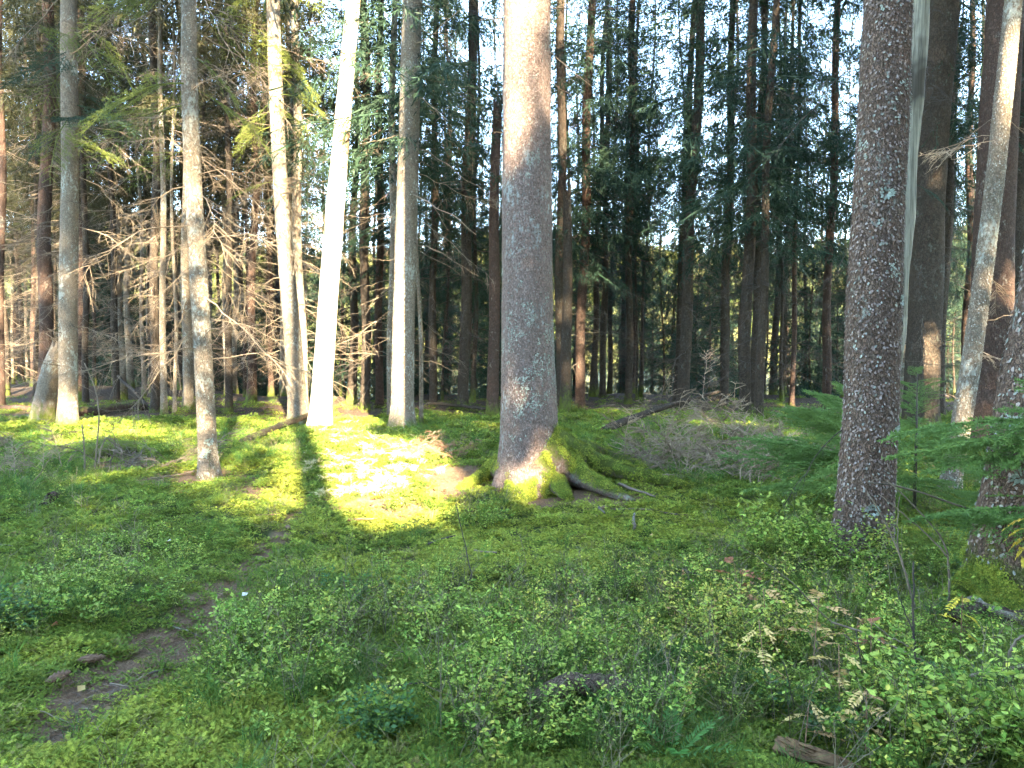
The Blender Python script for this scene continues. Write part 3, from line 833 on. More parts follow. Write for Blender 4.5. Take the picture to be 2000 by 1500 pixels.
# --- slimmer standing spruces: key, label, spec, D, mat, dead
SLIM = [
 ('J', 'reddish trunk left of the straight pale one', [(86, 765, 26), (90, 500, 24), (95, 0, 20)], 18.5, 'bark_red', 'tan'),
 ('K', 'tan spruce pole nearest the thin pair at left', [(303, 805, 18), (303, 500, 16), (301, 0, 13)], None, 'bark_far', 'tan'),
 ('L', 'slim greenish pole paired with the tan one', [(320, 812, 13), (318, 500, 11), (315, 100, 8)], None, 'bark_grey', None),
 ('M', 'very thin pale pole left of the mossy-footed one', [(341, 806, 8), (340, 600, 6.5), (339, 350, 5)], None, 'bark_grey', 'tan'),
 ('N', 'mossy-footed trunk partly behind the slender grey one', [(367, 800, 21), (366, 600, 18), (362, 200, 15)], None, 'bark_grey', None),
 ('O', 'sunlit pole right of the slender grey trunk', [(447, 808, 15), (447, 600, 13), (446, 250, 11)], None, 'bark_far', 'tan'),
 ('P2', 'bright pole just behind the half-shaded leaning trunk', [(592, 790, 20), (586, 600, 19), (579, 300, 17), (577, 0, 15)], 19.5, 'bark_grey', 'tan'),
 ('R', 'olive brown pole first right of the white dead trunk', [(713, 800, 19), (713, 500, 17), (712, 0, 14)], None, 'bark_far', 'dark'),
 ('S1', 'brown pole second right of the white dead trunk', [(741, 795, 16), (741, 500, 14), (742, 0, 12)], 20.5, 'bark_red', 'dark'),
 ('T1', 'pole touching the left side of the half-lit trunk', [(764, 815, 16), (766, 500, 14), (769, 0, 12)], None, 'bark_grey', 'tan'),
 ('U2', 'thin mossy pole at the right foot of the half-lit trunk', [(823, 830, 9), (820, 700, 8), (816, 480, 7)], None, 'bark_grey', None),
 ('U3', 'shaded pole a little right of the half-lit trunk', [(845, 800, 16), (847, 500, 13), (852, 0, 11)], 20, 'bark_far', 'dark'),
 ('V', 'straight olive pole halfway between half-lit trunk and central spruce', [(904, 800, 22), (910, 500, 20), (924, 0, 17)], None, 'bark_far', 'dark'),
 ('X', 'pale brown pole hugging the right side of the central spruce', [(1094, 800, 18), (1095, 500, 17), (1097, 0, 16)], 19, 'bark_far', None),
 ('Y', 'sun-flecked pole right of the central spruce', [(1132, 798, 20), (1140, 500, 18), (1155, 0, 15)], None, 'bark_red', 'dark'),
 ('Z', 'thin black pole next to the sun-flecked one', [(1177, 790, 12), (1182, 500, 10), (1188, 0, 8)], 24, 'bark_far', 'dark'),
 ('AA', 'greenish pole behind the fallen log\'s cut end', [(1227, 795, 15), (1230, 500, 13), (1237, 0, 11)], 21, 'bark_far', 'dark'),
 ('AC', 'near stem of the close pair behind the fallen log', [(1334, 770, 24), (1345, 500, 21), (1372, 0, 17)], 19, 'bark_far', 'dark'),
 ('AC2', 'far stem of the close pair behind the fallen log', [(1322, 765, 16), (1335, 500, 14), (1356, 0, 11)], 21.5, 'bark_far', None),
 ('AD', 'black pole alone in the bright gap', [(1413, 775, 17), (1420, 500, 15), (1432, 0, 12)], 20, 'bark_far', 'dark'),
 ('AE', 'dark left trunk of the trio right of the bright gap', [(1455, 815, 23), (1462, 500, 21), (1474, 0, 17)], None, 'bark_far', 'dark'),
 ('AE2', 'middle trunk of the trio right of the bright gap', [(1472, 800, 16), (1478, 500, 14), (1492, 0, 12)], 20, 'bark_far', None),
 ('AF', 'lighter right trunk of the trio right of the bright gap', [(1481, 820, 18), (1492, 500, 15), (1513, 0, 13)], None, 'bark_far', 'dark'),
 ('AG', 'thin pole lit at its foot left of the dark brown trunk', [(1546, 800, 10), (1553, 500, 9), (1562, 150, 7)], 20, 'bark_red', 'dark'),
 ('AH', 'dark pole close to the left of the dark brown trunk', [(1614, 760, 17), (1621, 500, 15), (1637, 0, 12)], 18, 'bark_red', 'dark'),
 ('D2', 'slim black trunk between the thick dark one and the slanting grey one', [(1832, 790, 26), (1840, 500, 24), (1868, 0, 18)], 16.5, 'bark_far', 'dark'),
 ('D3', 'thin pale-edged pole beside the grey barkless snag', [(1761, 800, 12), (1766, 500, 11), (1778, 200, 9)], 17, 'bark_grey', 'dark'),
 ('G2', 'shadowy trunk behind the right edge tree', [(1975, 800, 40), (1985, 500, 38), (1998, 0, 33)], 15, 'bark_far', 'dark'),
 ('J0', 'shaded trunk at the very left edge', [(2, 790, 14), (2, 500, 13), (2, 0, 11)], 19, 'bark_red', 'tan'),
 ('J2', 'narrow dark trunk left of the reddish one', [(70, 780, 10), (73, 500, 9), (76, 0, 8)], 23, 'bark_far', 'tan'),
 ('K0', 'brownish pole midway between pale trunk and tan pole', [(228, 795, 13), (222, 500, 11), (212, 200, 9)], 21, 'bark_far', 'tan'),
 ('K1', 'shaded pole close right of the straight pale trunk', [(168, 800, 12), (166, 500, 11), (163, 200, 9)], 21, 'bark_far', 'tan'),
]
for key, label, spec, D, mat, dead in SLIM:
    sd = (sum(ord(c) * (i + 3) for i, c in enumerate(key)) * 13) % 997
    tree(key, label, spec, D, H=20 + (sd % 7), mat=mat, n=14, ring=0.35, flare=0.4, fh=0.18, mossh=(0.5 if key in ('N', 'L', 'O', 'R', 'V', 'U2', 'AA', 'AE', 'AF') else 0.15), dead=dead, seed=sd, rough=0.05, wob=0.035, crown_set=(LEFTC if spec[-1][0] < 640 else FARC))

# --- the far stand: more spruces than can be told apart one by one
def far_tree(x, y, H, r, mat, dead, label, group, lean=0.0, seed=0, young=False, cset=None, slim=1.0):
    rng = np.random.default_rng(seed)
    z = float(g0(x, y)) - 0.1
    root = empty('young_spruce' if young else 'spruce_tree', (x, y, z), label, 'tree', group)
    top = np.array([lean * H, rng.normal(0, .01) * H, H])
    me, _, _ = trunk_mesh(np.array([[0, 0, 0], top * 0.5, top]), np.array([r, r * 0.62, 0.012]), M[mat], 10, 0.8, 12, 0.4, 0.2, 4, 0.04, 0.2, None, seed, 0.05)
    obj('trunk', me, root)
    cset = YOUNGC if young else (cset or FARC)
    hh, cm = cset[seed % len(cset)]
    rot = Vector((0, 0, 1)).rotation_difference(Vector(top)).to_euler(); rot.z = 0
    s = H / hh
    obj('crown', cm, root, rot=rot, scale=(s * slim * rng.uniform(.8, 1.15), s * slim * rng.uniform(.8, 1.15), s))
    if dead and not young:
        obj('dead_limbs', (FARD_T if dead == 'tan' else FARD_D)[seed % 4], root, rot=(0, 0, rng.uniform(0, 6.28)), scale=rng.uniform(0.85, 1.2))['kind'] = 'stuff'
rng = np.random.default_rng(91)
taken = [TREES[k]['base'][:2] for k in TREES]
def spots(n, fx, fy, gap):   # kept to what the frame can show
    out = []; tries = 0
    while len(out) < n and tries < 6000:
        tries += 1
        y = fy(rng); x = fx(rng) * y
        if all((x - a) ** 2 + (y - b) ** 2 > gap * gap for a, b in out + taken): out.append((x, y))
    taken.extend(out)
    return out
ANCH = [('J0', 'left edge trunk'), ('J', 'reddish left trunk'), ('K0', 'brownish left pole'), ('N', 'mossy-footed trunk'), ('O', 'sunlit left pole'), ('I', 'straight pale left trunk'), ('K', 'tan left pole'), ('H', 'slender twiggy trunk'), ('P', 'half-shaded leaning trunk'), ('Q', 'white dead trunk'), ('U', 'half-lit trunk'), ('V', 'straight olive pole'),
        ('A', 'massive central spruce'), ('Y', 'sun-flecked pole'), ('AA', 'greenish pole'), ('AC', 'close pair behind the log'), ('AD', 'pole in the bright gap'), ('AF', 'trio of dark trunks'),
        ('AH', 'dark right pole'), ('B', 'flaky brown right trunk'), ('D', 'thick dark right trunk'), ('E', 'slanting grey trunk')]
ORD = ['nearest', 'second nearest', 'third nearest', 'fourth nearest', 'fifth nearest', 'sixth nearest', 'seventh nearest', 'eighth nearest', 'ninth nearest', 'tenth nearest', 'eleventh nearest', 'twelfth nearest', 'thirteenth nearest', 'fourteenth nearest', 'fifteenth nearest', 'sixteenth nearest', 'seventeenth nearest']
ANX = [(float(project(*TREES[k]['pts'][1])[0]), nm) for k, nm in ANCH]
_cnt = {}
def which(x, y, z, what):
    px = float(project(x, y, z + 1.0)[0])
    ax, nm = min(ANX, key=lambda t: abs(t[0] - px))
    side = 'left' if px < ax else 'right'
    k = (what, nm, side); _cnt[k] = _cnt.get(k, -1) + 1
    return '%s %s just %s of the %s' % (ORD[min(_cnt[k], 16)], what, side, nm)
def stand(pts, fn):
    for i, (x, y) in enumerate(sorted(pts, key=lambda q: q[1])): fn(i, x, y)
def left_stand(i, x, y):
    far_tree(x, y, rng.uniform(16, 25), rng.uniform(0.06, 0.15), ['bark_far', 'bark_red', 'bark_grey'][i % 3], 'tan' if (i % 3 and y < 26) else 'dark', which(x, y, 0, 'slim far spruce'), 'far stand on the left', rng.normal(0, .015), i, cset=LEFTC)  # deeper trees get dark limbs whose colour stands in for gloom
stand(spots(80, lambda r: r.uniform(-0.73, -0.27), lambda r: r.uniform(20.5, 46), 1.2), left_stand)
def lake_stand(i, x, y):
    far_tree(x, y, rng.uniform(15, 24), rng.uniform(0.06, 0.15), ['bark_far', 'bark_red'][i % 2], 'dark', which(x, y, 0, 'slim lakeside spruce'), 'far stand before the lake', rng.normal(0.01, .015), 100 + i)
stand(spots(60, lambda r: r.uniform(-0.26, 0.69), lambda r: r.uniform(22, 50), 1.4), lake_stand)
def pole_stand(i, x, y):
    far_tree(x, y, rng.uniform(13, 19), rng.uniform(0.03, 0.065), 'bark_far', 'dark' if i % 2 else None, which(x, y, 0, 'thin black pole'), 'thin poles before the lake', rng.normal(0.01, .02), 400 + i, slim=0.32)
stand(spots(40, lambda r: r.uniform(-0.25, 0.69), lambda r: r.uniform(20, 34), 0.9), pole_stand)
def young_lake(i, x, y):
    far_tree(x, y, rng.uniform(2.2, 6.5), 0.04, 'bark_far', None, which(x, y, 0, 'low young spruce'), 'young spruces under the far stand', 0, 200 + i, True)
stand(spots(80, lambda r: r.uniform(-0.26, 0.69), lambda r: r.uniform(23, 46), 0.9), young_lake)
def young_left(i, x, y):
    far_tree(x, y, rng.uniform(3.5, 8.5), 0.05, 'bark_far', None, which(x, y, 0, 'bushy shaded spruce'), 'young spruces behind the left stand', 0, 300 + i, True)
stand(spots(76, lambda r: r.uniform(-0.74, -0.25), lambda r: r.uniform(32, 52), 1.1), young_left)

# wood on the far shore
LOWC = [crown(10, 0.8, 2.8, 46, 5, k=3, tl=(0.5, 1.0), sl=(0.4, 0.7), sw=0.16, rng=np.random.default_rng(400 + i)) for i in range(2)]
n = 2600
x = RNG.uniform(-420, 560, n); y = RNG.uniform(238, 560, n)
scatter('far_wood', np.stack([x, y, hill_z(x, y) - 0.5], 1), np.stack([0 * x, 0 * x, RNG.uniform(0, 6.28, n)], 1), RNG.uniform(0.8, 1.7, n), RNG.choice(4, n, p=[.35, .25, .22, .18]),
        [LOWC[0].mesh('far_a', M['needle_olive'], False), LOWC[1].mesh('far_b', M['needle_far'], False), LOWC[0].mesh('far_c', M['autumn'], False), LOWC[1].mesh('far_d', M['autumn'], False)],
        'sunny autumn wood on the hillside across the lake', 'wood')

# --- the wood behind and beside the viewer: out of the picture, it throws the shade and lets the shafts through
def wood_behind():
    rng = np.random.default_rng(17)
    mb = MB(); tk = MB()
    spotsb = []
    for i in range(4000):
        if len(spotsb) >= 40: break
        x = rng.uniform(-15, 27); y = rng.uniform(-34, -20)
        if all((x - a) ** 2 + (y - b) ** 2 > 2.4 ** 2 for a, b in spotsb): spotsb.append((x, y))
    near = []
    for i in range(4000):
        if len(near) >= 9: break
        x = rng.uniform(-6, 12); y = rng.uniform(-13, -10)
        if all((x - a) ** 2 + (y - b) ** 2 > 1.9 ** 2 for a, b in near + spotsb): near.append((x, y))
    spotsb = near + spotsb
    for i in range(4000):
        if len(spotsb) >= 55: break
        y = rng.uniform(-8, 14); x = 0.72 * max(y, 0) + rng.uniform(8, 16)
        if all((x - a) ** 2 + (y - b) ** 2 > 3.0 ** 2 for a, b in spotsb): spotsb.append((x, y))
    # a stem whose shadow crosses the clearing
    fixed = []
    for px, py, t, r in ((609, 930, 17.0, 0.17),):
        q = ground_hit(px, py) + S / np.linalg.norm(S[:2]) * t
        fixed.append((q[0], q[1], r))
    for j, (x, y) in enumerate(spotsb):
        z = float(g0(x, y)); H = rng.uniform(27, 33) if j >= 9 else rng.uniform(9, 13)
        cb = crown(H, (rng.uniform(1.0, 3.5) if j < 49 else 8.0), rng.uniform(2.6, 3.6), (190 if j >= 9 else 110), 5.5, k=3, tl=(0.35, 0.8), sl=(0.28, 0.48), sw=0.09, keep=lambda q: open_to_sun(q, 0.24), rng=rng, base=(x, y, z))
        for v in cb.V: v += np.array([x, y, z])
        off = mb.n
        for q in cb.Q: mb.Q.append(q + off)
        mb.V += cb.V; mb.A += cb.A; mb.n += cb.n
        r = rng.uniform(0.14, 0.22)
        zz = np.arange(0, H, 1.0)
        pp = np.stack([x + 0 * zz, y + 0 * zz, z + zz], 1)
        if open_to_sun(pp).all():
            tk.tube(np.array([(x, y, z - .1), (x, y, z + H * .5), (x, y, z + H)]), [r * 1.2, r * 0.7, 0.02], 10)
    for x, y, r in fixed:
        z = float(g0(x, y))
        tk.tube(np.array([(x, y, z - .1), (x, y, z + 14), (x, y, z + 28)]), [r * 1.15, r * 0.85, 0.02], 12)
    o = obj('surrounding_wood', mb.mesh('surrounding_wood', M['needle_far'], False))
    tag(o, 'unseen spruce wood around the viewpoint, shaped to shade the clearing and pass sun shafts', 'wood', kind='stuff')
    t = obj('trunks', tk.mesh('trunks', M['bark_far']), o); tag(t, kind='stuff')
wood_behind()

#DETAILS
# ------------------------------------------------------------------ bark flakes on the near trunks
def flakes(key, count, zmax, cols, size=(0.006, 0.013), out=0.005, seed=0, name='bark_flakes', sel=None):
    t = TREES[key]; V = t['V']; rng = np.random.default_rng(seed)
    m, n, _ = V.shape
    ctr = V.mean(1)
    top = int(np.searchsorted(ctr[:, 2], zmax)) - 2
    i = rng.integers(1, max(2, top), count); j = rng.integers(0, n, count)
    fi, fj = rng.random(count)[:, None], rng.random(count)[:, None]
    p = V[i, j] * (1 - fi) * (1 - fj) + V[i + 1, j] * fi * (1 - fj) + V[i, (j + 1) % n] * (1 - fi) * fj + V[i + 1, (j + 1) % n] * fi * fj
    if sel is not None:
        k_ = sel(p, j / n * 360.0, rng); p, i = p[k_], i[k_]; count = len(p)
    nr = unit((p - ctr[i]) * [1, 1, 0]); up = np.array([[0, 0, 1.0]]); sd = np.cross(up, nr)
    ang = rng.normal(0, 0.5, count)[:, None]
    u = up * np.cos(ang) + sd * np.sin(ang); w = -up * np.sin(ang) + sd * np.cos(ang)
    s = rng.uniform(*size, count)[:, None]; o = rng.uniform(0.3, 1.3, count)[:, None] * out
    k6 = np.arange(6) / 6 * 6.283
    rr = rng.uniform(0.55, 1.15, (count, 6)) * s
    v = p[:, None] + u[:, None] * (np.cos(k6) * rr)[..., None] + w[:, None] * (np.sin(k6) * rr * 0.75)[..., None]
    v = v + nr[:, None] * (0.0012 + o * (0.5 - 0.5 * np.cos(k6)[None]) * rng.uniform(.6, 1.2, (count, 6)))[..., None]
    v = v.reshape(-1, 3)
    cl = np.array(cols)[rng.integers(0, len(cols), count)] * rng.uniform(0.7, 1.2, (count, 1))
    kk = np.arange(count)[:, None] * 6
    mb = MB(); mb.add(v, np.concatenate([kk + np.array([[0, 3, 2, 1]]), kk + np.array([[0, 5, 4, 3]])])[:, ::-1], None, np.repeat(cl, 6, 0))
    o_ = obj(name, mb.mesh(name, M['chip'], False, tint=True), t['root']); tag(o_, kind='stuff')
br = [(0.13, 0.09, 0.07), (0.17, 0.12, 0.095), (0.10, 0.066, 0.05), (0.20, 0.155, 0.13)]
gr = [(0.20, 0.195, 0.155), (0.17, 0.165, 0.13)]
flakes('A', 12000, 6.2, br * 4 + gr, (0.006, 0.013), 0.005, 1)
flakes('B', 9000, 5.0, br * 4 + gr, (0.006, 0.014), 0.009, 2)
flakes('F', 3500, 4.2, br + gr, (0.008, 0.018), 0.012, 3)
flakes('E', 3000, 6.0, [(0.25, 0.22, 0.17), (0.20, 0.165, 0.125), (0.32, 0.30, 0.25)], (0.006, 0.012), 0.006, 4)
flakes('H', 3000, 6.5, [(0.25, 0.22, 0.16), (0.19, 0.15, 0.105), (0.32, 0.31, 0.25)], (0.005, 0.011), 0.006, 5)
flakes('U', 2500, 8, [(0.24, 0.20, 0.15), (0.18, 0.14, 0.10), (0.30, 0.28, 0.22)], (0.010, 0.02), 0.012, 6)

def lichen_tufts(key, spots, seed):
    """leafy foliose lichen rosettes: (height, azimuth degrees, radius)"""
    t = TREES[key]; V = t['V']; n = V.shape[1]; ctr = V.mean(1); rng = np.random.default_rng(seed)
    for z, az, r in spots:
        i = int(np.clip(np.searchsorted(ctr[:, 2], z), 1, len(ctr) - 2)); j = int(round((az % 360) / 360 * n)) % n
        mb = MB(); k = 46
        p = V[i, j]; nr = unit((p - ctr[i]) * [1, 1, 0]); sd = np.cross([0, 0, 1.0], nr)
        a = rng.uniform(0, 6.28, k); rr = r * np.sqrt(rng.random(k)) * (0.55 + 0.6 * np.abs(np.sin(a * 1.5 + rng.uniform(0, 6))))
        dirs = np.cos(a)[:, None] * sd + np.sin(a)[:, None] * np.array([0, 0, 0.8])
        mb.ribbons(dirs * rr[:, None] * 0.7 + nr * 0.003, unit(dirs + nr * 0.35), rng.uniform(.35, .7, k) * r * 0.7 + .008, 0.007, side=np.broadcast_to(nr, (k, 3)) + rng.normal(0, .3, (k, 3)),
                   a=np.array([(0.30, 0.34, 0.275)]) * rng.uniform(0.75, 1.15, (k, 1)))
        obj('lichen', mb.mesh('lichen', M['leaf'], False, tint=True), t['root'], loc=p)
lichen_tufts('B', [(2.62, 262, .05), (1.0, 306, .05), (0.45, 262, .05), (1.9, 315, .04)], 9)
def on_a(p, az, rng):
    f = vnoise(p[:, 0] * 11, p[:, 1] * 11, p[:, 2] * 9, 77) * .8 + vnoise(p[:, 0] * 32, p[:, 1] * 32, p[:, 2] * 26, 78) * .5
    w = np.exp(-((p[:, 2] - 1.35) / .75) ** 2) * np.clip(np.cos(np.radians(az - 305)) * 1.1 + .25, 0, 1)
    return f + .75 * w > .72
flakes('A', 30000, 5.0, [(0.25, 0.26, 0.195), (0.215, 0.23, 0.175), (0.28, 0.285, 0.22), (0.18, 0.19, 0.145)], (0.005, 0.011), 0.006, 21, name='lichen', sel=on_a)
def on_b(p, az, rng):
    f = vnoise(p[:, 0] * 12, p[:, 1] * 12, p[:, 2] * 9, 87) * .9 + vnoise(p[:, 0] * 34, p[:, 1] * 34, p[:, 2] * 26, 88) * .5
    return f + .25 * np.clip(np.cos(np.radians(az - 325)), 0, 1) > .88
flakes('B', 26000, 4.6, [(0.23, 0.24, 0.18), (0.20, 0.21, 0.155), (0.26, 0.26, 0.20)], (0.005, 0.011), 0.008, 22, name='lichen', sel=on_b)
flakes('F', 16000, 3.4, [(0.23, 0.24, 0.18), (0.20, 0.21, 0.155), (0.26, 0.26, 0.20)], (0.006, 0.013), 0.009, 23, name='lichen', sel=on_b)
lichen_tufts('H', [(0.42, 285, .05), (0.5, 300, .05), (0.36, 270, .05), (0.85, 290, .03)], 11)
lichen_tufts('F', [(1.2, 215, .05), (1.5, 230, .05), (0.9, 235, .06), (1.05, 250, .06), (1.8, 220, .04), (2.1, 210, .04)], 12)

# ------------------------------------------------------------------ roots of the big spruce
def px_line(pp, zoff=0.0):
    out = []
    for x, y in pp:
        h = ground_hit(x, y, g); out.append(h + np.array([0, 0, zoff]))
    return np.array(out)
def smooth(pts, n):
    pts = np.asarray(pts, float); s = np.concatenate([[0], np.cumsum(np.linalg.norm(np.diff(pts, axis=0), axis=1))]); s /= s[-1]
    t = np.linspace(0, 1, n); out = np.stack([np.interp(t, s, pts[:, c]) for c in range(3)], 1)
    for _ in range(3): out[1:-1] = (out[:-2] + 2 * out[1:-1] + out[2:]) / 4
    return out
def root_mesh(world_pts, rad, mat, base, mossv=0.75, n=12, m=26, seed=0, rough=0.12):
    p = smooth(world_pts, m); r = np.interp(np.linspace(0, 1, m), np.linspace(0, 1, len(rad)), rad)
    mb = MB(); mb.tube(p, r, n)
    V = mb.V[0]; c = np.repeat(p, n, 0); V[:m * n] = c + (V[:m * n] - c) * (1 + rough * vnoise(V[:m * n, 0] * 14, V[:m * n, 1] * 14, V[:m * n, 2] * 14, seed))[:, None]
    mo = np.clip(mossv + 0.5 * (V[:, 2] - np.concatenate([np.repeat(p[:, 2], n), p[:1, 2], p[-1:, 2]])) / 0.1, 0, 1)
    V -= base
    return mb.mesh('root', mat, True, extra={'moss': mo})
A = TREES['A']; ab = A['base']; ra = A['rad'][1]
def from_trunk(az, z): a = math.radians(az); return ab + np.array([math.cos(a) * ra * 0.55, math.sin(a) * ra * 0.55, z])
ROOTS = [(-8, .62, [(1140, 925), (1215, 940), (1300, 952), (1350, 960)], [.15, .13, .085, .05, .02], .85),
         (-38, .56, [(1118, 948), (1160, 962), (1205, 978), (1240, 985)], [.15, .13, .08, .045, .015], .45),
         (-75, .46, [(1075, 958), (1095, 972), (1110, 982)], [.14, .12, .07, .02], .55),
         (-105, .30, [(1015, 955), (1003, 968), (998, 974)], [.13, .11, .07, .03], .9),
         (190, .34, [(965, 935), (935, 948), (900, 958)], [.12, .10, .05, .015], .8),
         (20, .55, [(1180, 905), (1250, 920)], [.14, .10, .03], .9)]
for i, (az, z, pp, rad, mv) in enumerate(ROOTS):
    rad = [q * 1.3 for q in rad]
    pts = np.vstack([[from_trunk(az, z)], px_line(pp, 0.0)])
    for k in range(1, len(pts)): pts[k, 2] += rad[k] * 0.7 + .02
    o = obj('root', root_mesh(pts, rad, M['bark_big'], ab, mv, seed=i), A['root'])
# moss on the front right of the big trunk itself
me = A['trunk'].data; V = A['V']; m, n, _ = V.shape
th = np.arange(n) / n * 2 * math.pi; zz = V[:, :, 2]
hgt = 0.25 + 0.55 * np.clip(np.cos(th - math.radians(-28)), 0, 1) ** 1.2 + 0.10 * np.cos(3 * th + 1)
bald = np.exp(-(((th - math.radians(287)) / 0.16) ** 2))[None] * np.clip(1.2 - zz / 0.55, 0, 1)
mo = np.clip((hgt[None] - zz) / 0.22, 0, 1) * np.clip(np.cos(th - math.radians(-50)) * 1.6 + 0.7, 0.0, 1)[None] * (1 - bald)
me.attributes['moss'].data.foreach_set('value', np.concatenate([mo.ravel(), [0]]).astype(np.float32))
# right edge tree: mossy spreading foot
Ft = TREES['F']; fb = Ft['base']; rf = Ft['rad'][1]
for i, (az, z, pp, rad) in enumerate([(175, .42, [(1915, 1150), (1885, 1165), (1850, 1180)], [.15, .13, .09, .03]), (215, .34, [(1930, 1185), (1905, 1205)], [.14, .11, .03])]):
    a = math.radians(az); s0 = fb + np.array([math.cos(a) * rf * .5, math.sin(a) * rf * .5, z])
    obj('root', root_mesh(np.vstack([[s0], px_line(pp)]), rad, M['bark_right'], fb, .95, seed=20 + i), Ft['root'])

# ------------------------------------------------------------------ limbs on the near trees
rl = random.Random(5)
for i in range(38):     # the twiggy slender trunk
    side = 180 if i % 2 else 0
    limb('H', 1.5 + 4.4 * (i / 38.0), side + rl.uniform(-60, 60), rl.uniform(0.7, 1.9), DEAD_TAN, rl.uniform(-0.75, 0.15), k=i)
for i in range(11):
    limb('H', rl.uniform(3.6, 6.2), 180 + rl.uniform(-75, 60) if i % 3 else rl.uniform(-50, 50), rl.uniform(0.8, 1.5), BOUGH_OL, rl.uniform(-0.7, -0.05), k=i, name='live_branch', base_len=1.1)
for i in range(26):
    limb('P', 1.6 + 6.6 * (i / 26.0), (180 if i % 4 else 0) + rl.uniform(-55, 55), rl.uniform(0.9, 2.3), DEAD_TAN, rl.uniform(-0.65, 0.2), k=i + 3)
for i in range(13):
    limb('P', rl.uniform(5.0, 9.0), (180 if i % 3 else 0) + rl.uniform(-70, 60), rl.uniform(0.9, 1.6), BOUGH_OL, rl.uniform(-0.7, -0.05), k=i, name='live_branch', base_len=1.1)
for i in range(14):
    limb('I', 2.0 + 6.5 * (i / 14.0), (180 if i % 2 else -20) + rl.uniform(-55, 55), rl.uniform(1.0, 2.4), DEAD_TAN, rl.uniform(-0.6, 0.1), k=i + 1)
for i in range(14):
    limb('I', rl.uniform(5.2, 9.0), rl.uniform(120, 400), rl.uniform(1.0, 1.7), BOUGH_OL if i % 2 else BOUGH_DK, rl.uniform(-0.7, 0.0), k=i, name='live_branch', base_len=1.1)
for i in range(11):     # short sunlit stubs on the lit side of the half-lit trunk
    limb('U', 1.9 + 5.0 * (i / 11.0), 180 + rl.uniform(-50, 20), rl.uniform(0.45, 1.0), DEAD_BARE, rl.uniform(-0.5, 0.15), k=i)
for i in range(13):     # long dry limbs sweeping right
    limb('U', 3.6 + 5.6 * (i / 13.0), rl.uniform(-60, 40), rl.uniform(1.4, 2.4), DEAD_TAN if i % 2 else DEAD_BARE, rl.uniform(-0.55, -0.05), k=i)
for z, az, L, t, k in ((5.6, -5, .9, -.2, 0), (5.2, 10, .8, -.35, 1), (4.6, -8, .75, -.5, 2), (4.3, 15, .6, -.5, 3), (3.7, -20, .45, -.4, 4), (3.4, -75, .30, .1, 1), (5.5, -70, .6, -1.2, 0), (4.9, 185, .3, .15, 2), (3.75, 185, .25, .0, 3), (5.0, 5, 1.1, .2, 2)):
    limb('A', z, az, L, DEAD_BARE, t, k=k)
for i in range(9): limb('E', rl.uniform(1.0, 5.5), rl.uniform(-30, 210), rl.uniform(0.5, 1.3), DEAD_BARE if i % 2 else DEAD_GREY, rl.uniform(-0.6, 0.2), k=i)
for i in range(12): limb('D', rl.uniform(2.0, 7.5), rl.uniform(-60, 240), rl.uniform(1.0, 2.0), DEAD_TAN if i % 3 == 0 else DEAD_DARK, rl.uniform(-0.6, 0.1), k=i)
for i in range(8): limb('B', rl.uniform(0.7, 4.6), rl.uniform(60, 200), rl.uniform(0.4, 1.0), DEAD_DARK, rl.uniform(-0.8, 0.0), k=i)
for i in range(8): limb('G', rl.uniform(2.0, 6.5), rl.uniform(150, 360), rl.uniform(0.6, 1.4), DEAD_DARK, rl.uniform(-0.6, 0.0), k=i)
for i in range(7): limb('Q', rl.uniform(1.5, 8), rl.uniform(150, 390), rl.uniform(.25, .6), DEAD_BARE, rl.uniform(-.4, .3), k=i)
limb('C', 3.1, -30, .35, BOUGH_DK, -.5, k=0, name='live_branch', base_len=1.0)

# ------------------------------------------------------------------ fallen wood
def log_obj(name, label, cat, a, b, r0, r1, mat, lift0=0.0, lift1=0.0, bend=0.03, n=12, seed=0, moss=0.0, jag=0.03, group=None, sink=0.3, onray=None):
    """a log from photo point a to photo point b; lift raises an end off the ground"""
    p0 = ground_hit(a[0], a[1], g); p1 = ground_hit(b[0], b[1], g) if onray is None else P(b[0], b[1], onray)
    p0 = p0 + [0, 0, r0 * (1 - sink) + lift0]
    if onray is None: p1 = p1 + [0, 0, r1 * (1 - sink) + lift1]
    rng = np.random.default_rng(seed); m = 22; t = np.linspace(0, 1, m)
    pts = p0 + (p1 - p0) * t[:, None] + np.array([0, 0, bend]) * np.sin(t * 3.14)[:, None] + np.cumsum(rng.normal(0, 0.006, (m, 3)), 0)
    r = r0 + (r1 - r0) * t
    mb = MB(); mb.tube(pts, r, n)
    fib = np.tile(1 + 0.07 * rng.normal(0, 1, n), m) * (1 + 0.05 * rng.normal(0, 1, m * n)) if n == 20 else 1.0
    V = mb.V[0]; c = np.repeat(pts, n, 0)
    V[:m * n] = c + (V[:m * n] - c) * (1 + 0.14 * vnoise(V[:m * n, 0] * 9, V[:m * n, 1] * 9, V[:m * n, 2] * 9, seed))[:, None] * (fib[:, None] if n == 20 else 1.0)
    ax = unit(pts[-1] - pts[0])
    V[:n] += ax * rng.uniform(-jag, jag, (n, 1)); V[(m - 1) * n:m * n] += ax * rng.uniform(-jag, jag, (n, 1))
    mo = np.clip(moss + 0.4 * (V[:, 2] - np.concatenate([np.repeat(pts[:, 2], n), pts[:1, 2], pts[-1:, 2]])) / r0, 0, 1) * (moss > 0)
    V -= p0
    root = empty(name, p0, label, cat, group)
    obj('stem', mb.mesh('stem', M[mat], True, extra={'moss': mo}), root)
    return root, p0, pts

